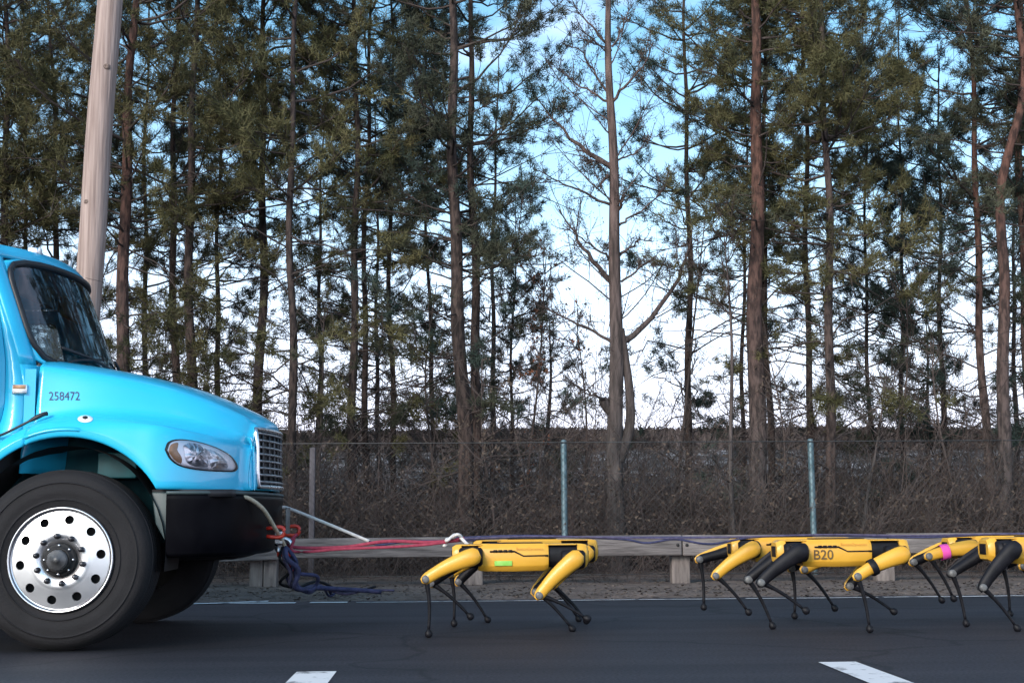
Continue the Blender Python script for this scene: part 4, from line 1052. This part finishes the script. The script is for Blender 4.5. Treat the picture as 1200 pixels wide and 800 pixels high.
W_ = 'tall pine '
PINES = [
 # px at base, px at top, depth, width px, crown base z, crown radius, label, options
 (4, 6, 18.5, 13, 4.6, 2.0, 'dark-trunked pine at the left edge above the truck cab roof', dict(leaf='olive')),
 (134, 158, 17.6, 20, 4.4, 2.1, 'thick brown pine just right of the utility pole', dict(leaf='olive', bark='redbark')),
 (72, 58, 21.5, 11, 4.4, 2.0, 'thin pine left of the utility pole, behind the cab roof', dict(leaf='olive')),
 (203, 206, 19.5, 12, 4.8, 1.9, 'slim pine left one of the close pair above the truck hood number', dict(leaf='needle')),
 (222, 227, 18.2, 15, 4.6, 2.0, 'brownish pine right one of the close pair above the truck hood', dict(leaf='olive')),
 (300, 312, 19.0, 14, 4.7, 2.0, 'straight pine rising above the truck headlight and grille', dict(leaf='olive')),
 (340, 345, 17.5, 12, 4.8, 2.1, 'pine with heavy olive crown, just right of the truck nose', dict(leaf='olive', dens=1.15)),
 (415, 416, 18.4, 12, 4.2, 1.9, 'left trunk of the slim pine pair rising above the white strap', dict(leaf='olive')),
 (427, 432, 19.4, 9, 5.0, 1.8, 'right thinner trunk of the slim pine pair above the white strap', dict(leaf='needle')),
 (460, 457, 20.5, 8, 4.8, 1.7, 'very slim dark pine between the slim pair and the thick twin trunks', dict(leaf='needle')),
 (544, 528, 17.8, 21, 4.2, 2.1, 'thickest dark pine of the twin trunks above the first robot', dict(leaf='needle', dens=1.1)),
 (557, 553, 18.6, 14, 4.6, 1.9, 'thinner dark pine close beside the thick one above the first robot', dict(leaf='blueneedle')),
 (600, 606, 22.0, 6, 2.9, 1.1, 'spindly low pine left of the gap of open sky', dict(leaf='needle', H=6.2, dead=6, dens=.9)),
 (808, 804, 20.0, 10, 4.4, 1.7, 'slim dark pine right of the bare tree', dict(leaf='blueneedle', dens=.9)),
 (889, 884, 17.6, 25, 5.6, 1.8, 'thick reddish-brown pine with a mossy trunk, right of centre', dict(leaf='olive', bark='redbark', dens=.9)),
 (902, 893, 18.8, 10, 5.0, 1.7, 'thin pine half hidden behind the thick reddish trunk', dict(leaf='needle')),
 (955, 938, 18.8, 10, 4.4, 1.8, 'slim pine rising left of the right-hand teal fence post', dict(leaf='needle')),
 (977, 963, 17.5, 14, 3.7, 1.9, 'olive pine with low drooping boughs, right of the right-hand teal post', dict(leaf='olive', dens=1.2, up=.1)),
 (1022, 1010, 21.0, 7, 3.2, 1.6, 'thin dark pine in the bright gap above the B20 robot head', dict(leaf='blueneedle', H=9)),
 (1108, 1096, 20.0, 9, 3.0, 1.7, 'blue-green pine with dense low crown left of the red trunks', dict(leaf='blueneedle', dens=1.15, H=8.2)),
 (1160, 1134, 18.6, 12, 4.2, 2.0, 'dark pine leaning left with a reddish lower trunk', dict(leaf='blueneedle', bark='redbark')),
 (1174, 1186, 17.0, 18, 7.6, 1.4, 'orange-red pine with a crooked trunk near the right edge', dict(leaf='needle', bark='redbark', bends=((6.6, .16, .9), (4.9, -.07, .7)), dens=.8, dead=8)),
 (1204, 1196, 18.2, 14, 5.2, 1.9, 'reddish pine cut off by the right edge of the view', dict(leaf='needle', bark='redbark')),
 (-70, -60, 18.0, 14, 4.2, 2.1, 'pine beyond the left edge behind the truck box', dict(leaf='olive')),
 (1290, 1300, 18.0, 15, 4.4, 2.0, 'pine beyond the right edge past the last robots', dict(leaf='needle')),
]
for a in PINES:
    o_ = dict(a[7])
    if a[0] < 620 and 'H' not in o_: o_['dens'] = o_.get('dens', 1.0)*.92; o_['gap'] = .85
    pine(*a[:7], **o_)
for nth, (px, Y, side_) in zip(('second', 'third', 'fourth', 'fifth', 'sixth', 'second', 'third', 'fourth', 'fifth'), ((-140, 19, 'left'), (-215, 17.8, 'left'), (-300, 20, 'left'), (-390, 18, 'left'), (-480, 19, 'left'), (1370, 19, 'right'), (1450, 17.8, 'right'), (1540, 20, 'right'), (1640, 18, 'right'))):
    pine(px, px+rng.uniform(-10, 10), Y, 13, rng.uniform(3.8, 4.8), 2.0, 'pine standing past the %s edge of the view, %s one out from the edge' % (side_, nth), leaf=('olive', 'needle')[px % 20 == 0], group='pines past the %s edge of the view' % side_)
# the thinner pines farther back in the wood
BACK = [(30, 23, 'left of the utility pole above the cab roof'), (100, 25, 'hidden mostly by the utility pole'), (165, 22, 'right of the thick brown pine by the pole'), (255, 24, 'in the gap above the middle of the hood'), (370, 27, 'above the grey wooden fence post'),
        (445, 28, 'right of the slim pair above the white strap'), (507, 23, 'close left of the twin trunks'),
        (575, 27, 'close right of the twin trunks'), (640, 30, 'short, low in the open gap left of the bare tree'), (870, 25, 'close left of the thick reddish pine'),
        (1060, 24, 'in the middle of the bright gap on the right'), (1085, 30, 'short, beside the dense blue-green pine'),
        (1190, 27, 'behind the orange-red pine at the right edge'), (1230, 24, 'just past the right edge'), (-20, 25, 'just past the left edge')]
for i, (px, Y, lab) in enumerate(BACK):
    low = px in (640, 1085)
    pine(px, px+rng.uniform(-12, 12), Y, rng.uniform(6, 9.5), rng.uniform(2.8, 4.4) if not low else 2.6, rng.uniform(1.3, 1.9),
         'thin pine far back, '+lab, leaf=('needle', 'blueneedle')[i % 2], H=10.5 if not low else 5.2,
         dens=.85, dead=14, low=2.4, gap=.75, group='thin pines farther back in the wood')


# ------------------------------------------------------------------ bare trees and shrubs
def bare_branch(mb, o, d, ln, r_, depth, bend=.12, buds=None, sides=6):
    k = 7; q = [o]; dd = norm(np.asarray(d, float))
    for i in range(k-1):
        dd = norm(dd+rng.normal(0, bend, 3)+np.array([0, 0, .05])); q.append(q[-1]+dd*ln/(k-1))
    q = np.array(q); mb.tube(q, np.linspace(r_, max(.0025, r_*.35), k), sides, False)
    if depth > 0:
        for _ in range(rng.integers(3, 6)):
            t = rng.uniform(.25, .95); i = min(k-2, int(t*(k-1)))
            d2 = norm(norm(q[i+1]-q[i])+rng.normal(0, .55, 3)+np.array([0, 0, .2]))
            bare_branch(mb, q[i], d2, ln*rng.uniform(.3, .55), r_*.5*(1.1-.5*t), depth-1, bend, buds, max(3, sides-1))
    elif buds is not None: buds.append((q[-1], dd))


BY = 17.4
p = trunk_path(724, 714, BY, 11.6, .035); base = p[0].copy(); base[2] = ground_z(base[0:1], base[1:2])[0]; p = p-base
bt = empty('bare_tree', tuple(base), 'tall leafless tree with a pale pinkish trunk standing before the open sky', 'tree')
zz = p[:, 2]; r0 = 20/2*BY/FPX; rad = r0*np.clip(1.1-.098*zz, .14, 1.2)*(1+.35*np.exp(-np.clip(zz, 0, None)/.3))
pf = smooth_path(p, 60); rf = np.interp(np.linspace(0, 1, 60), np.linspace(0, 1, 22), rad)*(1+rng.normal(0, .02, 60))
MB().tube(pf, rf, 14).build('trunk', 'greybark', bt, smooth=True)
lm = MB(); buds = []
def W(x, y, Y=BY): return at(x, y, Y)-base
# second stem forking low
lm.tube(smooth_path([W(726, 540), W(738, 500), W(738, 460), W(733, 420), W(728, 385)], 14), np.linspace(.075, .045, 14), 9, False)
# broken stub
lm.tube(smooth_path([W(722, 490), W(712, 478), W(706, 466)], 8), [.07, .065, .06, .06, .065, .075, .07, .05], 9)
LIMBS = [([(728, 402), (760, 375), (790, 335), (806, 300), (812, 262)], .055), ([(718, 330), (690, 300), (672, 272), (655, 245)], .045), ([(719, 308), (690, 285), (662, 262)], .022),
         ([(722, 405), (690, 385), (655, 370), (600, 340)], .03), ([(720, 470), (690, 460), (660, 440)], .026), ([(718, 195), (690, 180), (655, 148), (625, 110)], .05), ([(717, 198), (700, 190), (660, 178)], .018),
         ([(716, 240), (690, 228), (660, 215), (632, 200)], .026), ([(716, 120), (690, 105), (675, 98), (655, 80)], .022), ([(716, 120), (697, 85), (680, 60), (660, 52)], .022), ([(716, 60), (700, 52), (680, 45)], .016),
         ([(716, 60), (700, 38), (683, 20), (672, 2)], .024), ([(717, 120), (735, 98), (755, 78), (765, 50)], .028), ([(717, 55), (730, 30), (738, 8)], .018), ([(720, 190), (745, 178), (775, 155)], .018),
         ([(724, 265), (740, 255), (770, 230), (790, 205)], .022), ([(723, 300), (740, 290), (756, 278)], .03), ([(728, 330), (755, 310), (770, 300)], .02), ([(712, 205), (705, 215), (700, 220)], .03), ([(722, 250), (728, 238), (732, 228)], .035)]
for pts, r_ in LIMBS:
    j = rng.uniform(-.5, .5); q = np.array([W(x, y, BY+j*i*.6) for i, (x, y) in enumerate(pts)]); q = smooth_path(q, 12); q[1:-1] += rng.normal(0, .012, (10, 3))
    lm.tube(q, np.linspace(r_*.85, .005, 12), 7, False)
    L_ = np.linalg.norm(q[-1]-q[0])
    for _ in range(int(6+L_*6)):
        i = rng.integers(2, 11); bare_branch(lm, q[i], norm(q[i]-q[i-1])+rng.normal(0, .5, 3), L_*rng.uniform(.14, .42), .0065, 1 if rng.uniform() < .7 else 2, .09, buds, 4)
for _ in range(24):                                                     # upward limbs above and around
    z = rng.uniform(3.2, 11); a = rng.uniform(0, 2*np.pi); o = np.array([np.interp(z, zz, p[:, i]) for i in range(3)])
    bare_branch(lm, o, (math.cos(a), math.sin(a), .7), rng.uniform(.6, 1.5), .011, 2, .08, buds)
tag(lm.build('limbs', 'greybark', bt, smooth=True), kind='stuff')
bb = MB(); bp_ = np.array([b[0] for b in buds]); bd_ = np.array([b[1] for b in buds]); needles(bb, bp_, bd_, 3, .03, .014); bb.build('buds', 'deadleaf', bt)


def sapling(px0, px1, py1, Y, r_, label, mat='twig', leaf=None):
    a, b = at(px0, 640, Y), at(px1, py1, Y); a[2] = ground_z(a[0:1], a[1:2])[0]-.05
    root = empty('bare_sapling', tuple(a), label, 'sapling'); v = b-a; H = np.linalg.norm(v)
    st_ = MB(); tw = MB(); q = smooth_path([v*0, v*.3+rng.normal(0, .06, 3), v*.65+rng.normal(0, .08, 3), v], 20)
    st_.tube(q, np.linspace(r_, .006, 20), 8, False).build('trunk', mat, root, smooth=True); bu = []
    for _ in range(int(10+H*5)):
        i = rng.integers(5, 19); d_ = norm(v)*.8+rng.normal(0, .7, 3); bare_branch(tw, q[i], d_, rng.uniform(.3, .9), .009, 1, .16, bu, 4)
    tag(tw.build('branches', mat, root), kind='stuff')
    if leaf: lb_ = MB(); needles(lb_, np.array([x[0] for x in bu]), np.array([x[1] for x in bu]), 4, .06, .03); lb_.build('leaves', leaf, root)


sapling(862, 848, 268, 17.2, .045, 'thin grey bare sapling left of the thick reddish trunk', 'greybark')
sapling(376, 380, 360, 17.9, .04, 'thin grey bare sapling beside the grey wooden fence post', 'greybark')
sapling(700, 676, 380, 19.5, .03, 'bare sapling with fine twigs left of the pale leafless tree', 'twig', 'deadleaf')
sapling(505, 512, 330, 18.6, .025, 'bare sapling left of the thick twin trunks', 'twig')
sapling(620, 640, 300, 18.9, .03, 'twiggy sapling with rusty leaves before the open sky', 'twig', 'rusty')
sapling(780, 830, 220, 19.2, .03, 'bare sapling leaning right, between the bare tree and the thick reddish pine', 'twig')
sapling(1045, 1062, 330, 18.4, .025, 'bare sapling in the bright gap right of the right-hand teal post', 'twig')
sapling(1120, 1090, 400, 17.6, .025, 'low bare sapling left of the orange-red pine', 'twig')
sapling(580, 565, 420, 17.3, .02, 'low bare sapling right of the twin trunks', 'twig', 'deadleaf')
sapling(930, 905, 430, 17.4, .02, 'low bare sapling beside the right-hand teal fence post', 'twig', 'deadleaf')
sapling(1010, 1040, 430, 17.0, .03, 'fallen-looking slanting sapling behind the fence, above the B20 robot', 'greybark')

# dense twiggy undergrowth behind the fence
def thicket(n, y0, y1, h0, h1, r_, x0=-13, x1=16):
    mb = MB(); k = 5
    o = np.stack([rng.uniform(x0, x1, n), rng.uniform(y0, y1, n), np.zeros(n)], -1); s = o[:, 1]/17; o[:, 0] *= s
    o[:, 2] = ground_z(o[:, 0], o[:, 1])-.03
    hgt = rng.uniform(h0, h1, n)*(0.75+.25*np.sin(o[:, 0]*1.3+o[:, 1])); d = norm(np.stack([rng.normal(0, .5, n), rng.normal(0, .5, n), np.ones(n)], -1))
    pts = [o]
    for i in range(k-1):
        d = norm(d+rng.normal(0, .28, (n, 3))); pts.append(pts[-1]+d*(hgt/(k-1))[:, None])
    Q = np.stack(pts, 1)
    def sticks(A, B, ra, rb):
        m_ = len(A); t = norm(B-A); u = norm(np.cross(t, np.array([.3, .9, .2]))); w = np.cross(t, u); V = []
        for an in (0, 2.094, 4.189): V += [A+(u*math.cos(an)+w*math.sin(an))*ra, B+(u*math.cos(an)+w*math.sin(an))*rb]
        V = np.stack(V, 1).reshape(-1, 3); b = np.arange(m_)[:, None]*6
        F = np.concatenate([b+np.array([[0, 2, 3, 1]]), b+np.array([[2, 4, 5, 3]]), b+np.array([[4, 0, 1, 5]])]); mb.add(V, F)
    for i in range(k-1): sticks(Q[:, i], Q[:, i+1], r_*(1-.2*i), r_*(1-.2*(i+1)))
    ends = []
    for i in (1, 2, 3, 4):
        for _ in range(3):
            d2 = norm(norm(Q[:, i]-Q[:, i-1])+rng.normal(0, .7, (n, 3))); l2 = rng.uniform(.12, .5, (n, 1)); e = Q[:, i]+d2*l2; sticks(Q[:, i], e, r_*.5, r_*.3); ends.append(e)
    return mb, np.concatenate(ends)


tm, ends = thicket(6000, 16.4, 22, 1.1, 2.0, .0065)
tag(tm.build('undergrowth', 'twig'), 'dense brown twiggy undergrowth behind the chain-link fence', 'undergrowth', kind='stuff')
sel = ends[rng.uniform(size=len(ends)) < .45]; lf = MB(); needles(lf, sel, rng.normal(0, 1, sel.shape), 2, .05, .035)
tag(lf.build('withered_leaves', 'deadleaf'), 'withered brown leaves clinging to the undergrowth twigs', 'leaves', kind='stuff')
tm, ends = thicket(3100, 22, 30, 1.2, 2.3, .009, -13, 15)
tag(tm.build('far_undergrowth', 'twig'), 'brown brush deeper in the wood under the thin pines', 'undergrowth', kind='stuff')
tm, ends = thicket(4200, 17.2, 27, 2.0, 6.0, .0075, -11, 13)
tag(tm.build('tall_brush', 'twig'), 'tall fine bare brush rising between the pine trunks', 'brush', kind='stuff')
tm, ends = thicket(500, 14.75, 15.9, .10, .45, .003)
tag(tm.build('verge_weeds', 'twig'), 'low dry weeds between the guardrail and the fence', 'weeds', kind='stuff')

# far wooded ridge behind everything
n = 15000
X = rng.uniform(-75, 85, n); Yv = rng.uniform(58, 95, n); Z = ground_z(X, Yv); hgt = rng.uniform(.72, .92, n)*(1+.05*np.sin(X*.4))
mb = MB(); c = np.stack([X, Yv, Z-.1], -1)
for q in range(7):
    b = c+np.stack([rng.normal(0, .35, n), rng.normal(0, .35, n), hgt*0], -1); tip = b+np.stack([rng.normal(0, .45, n), rng.normal(0, .3, n), hgt*rng.uniform(.8, 1.0, n)], -1)
    w = np.stack([rng.uniform(.06, .30, n), rng.normal(0, .1, n), 0*hgt], -1)
    mb.add(np.stack([b-w, b+w, tip], 1).reshape(-1, 3), np.arange(3*n).reshape(-1, 3))
tag(mb.build('far_wood', 'twig'), 'low dark wooded ridge on the horizon behind the pines', 'wood', kind='stuff')
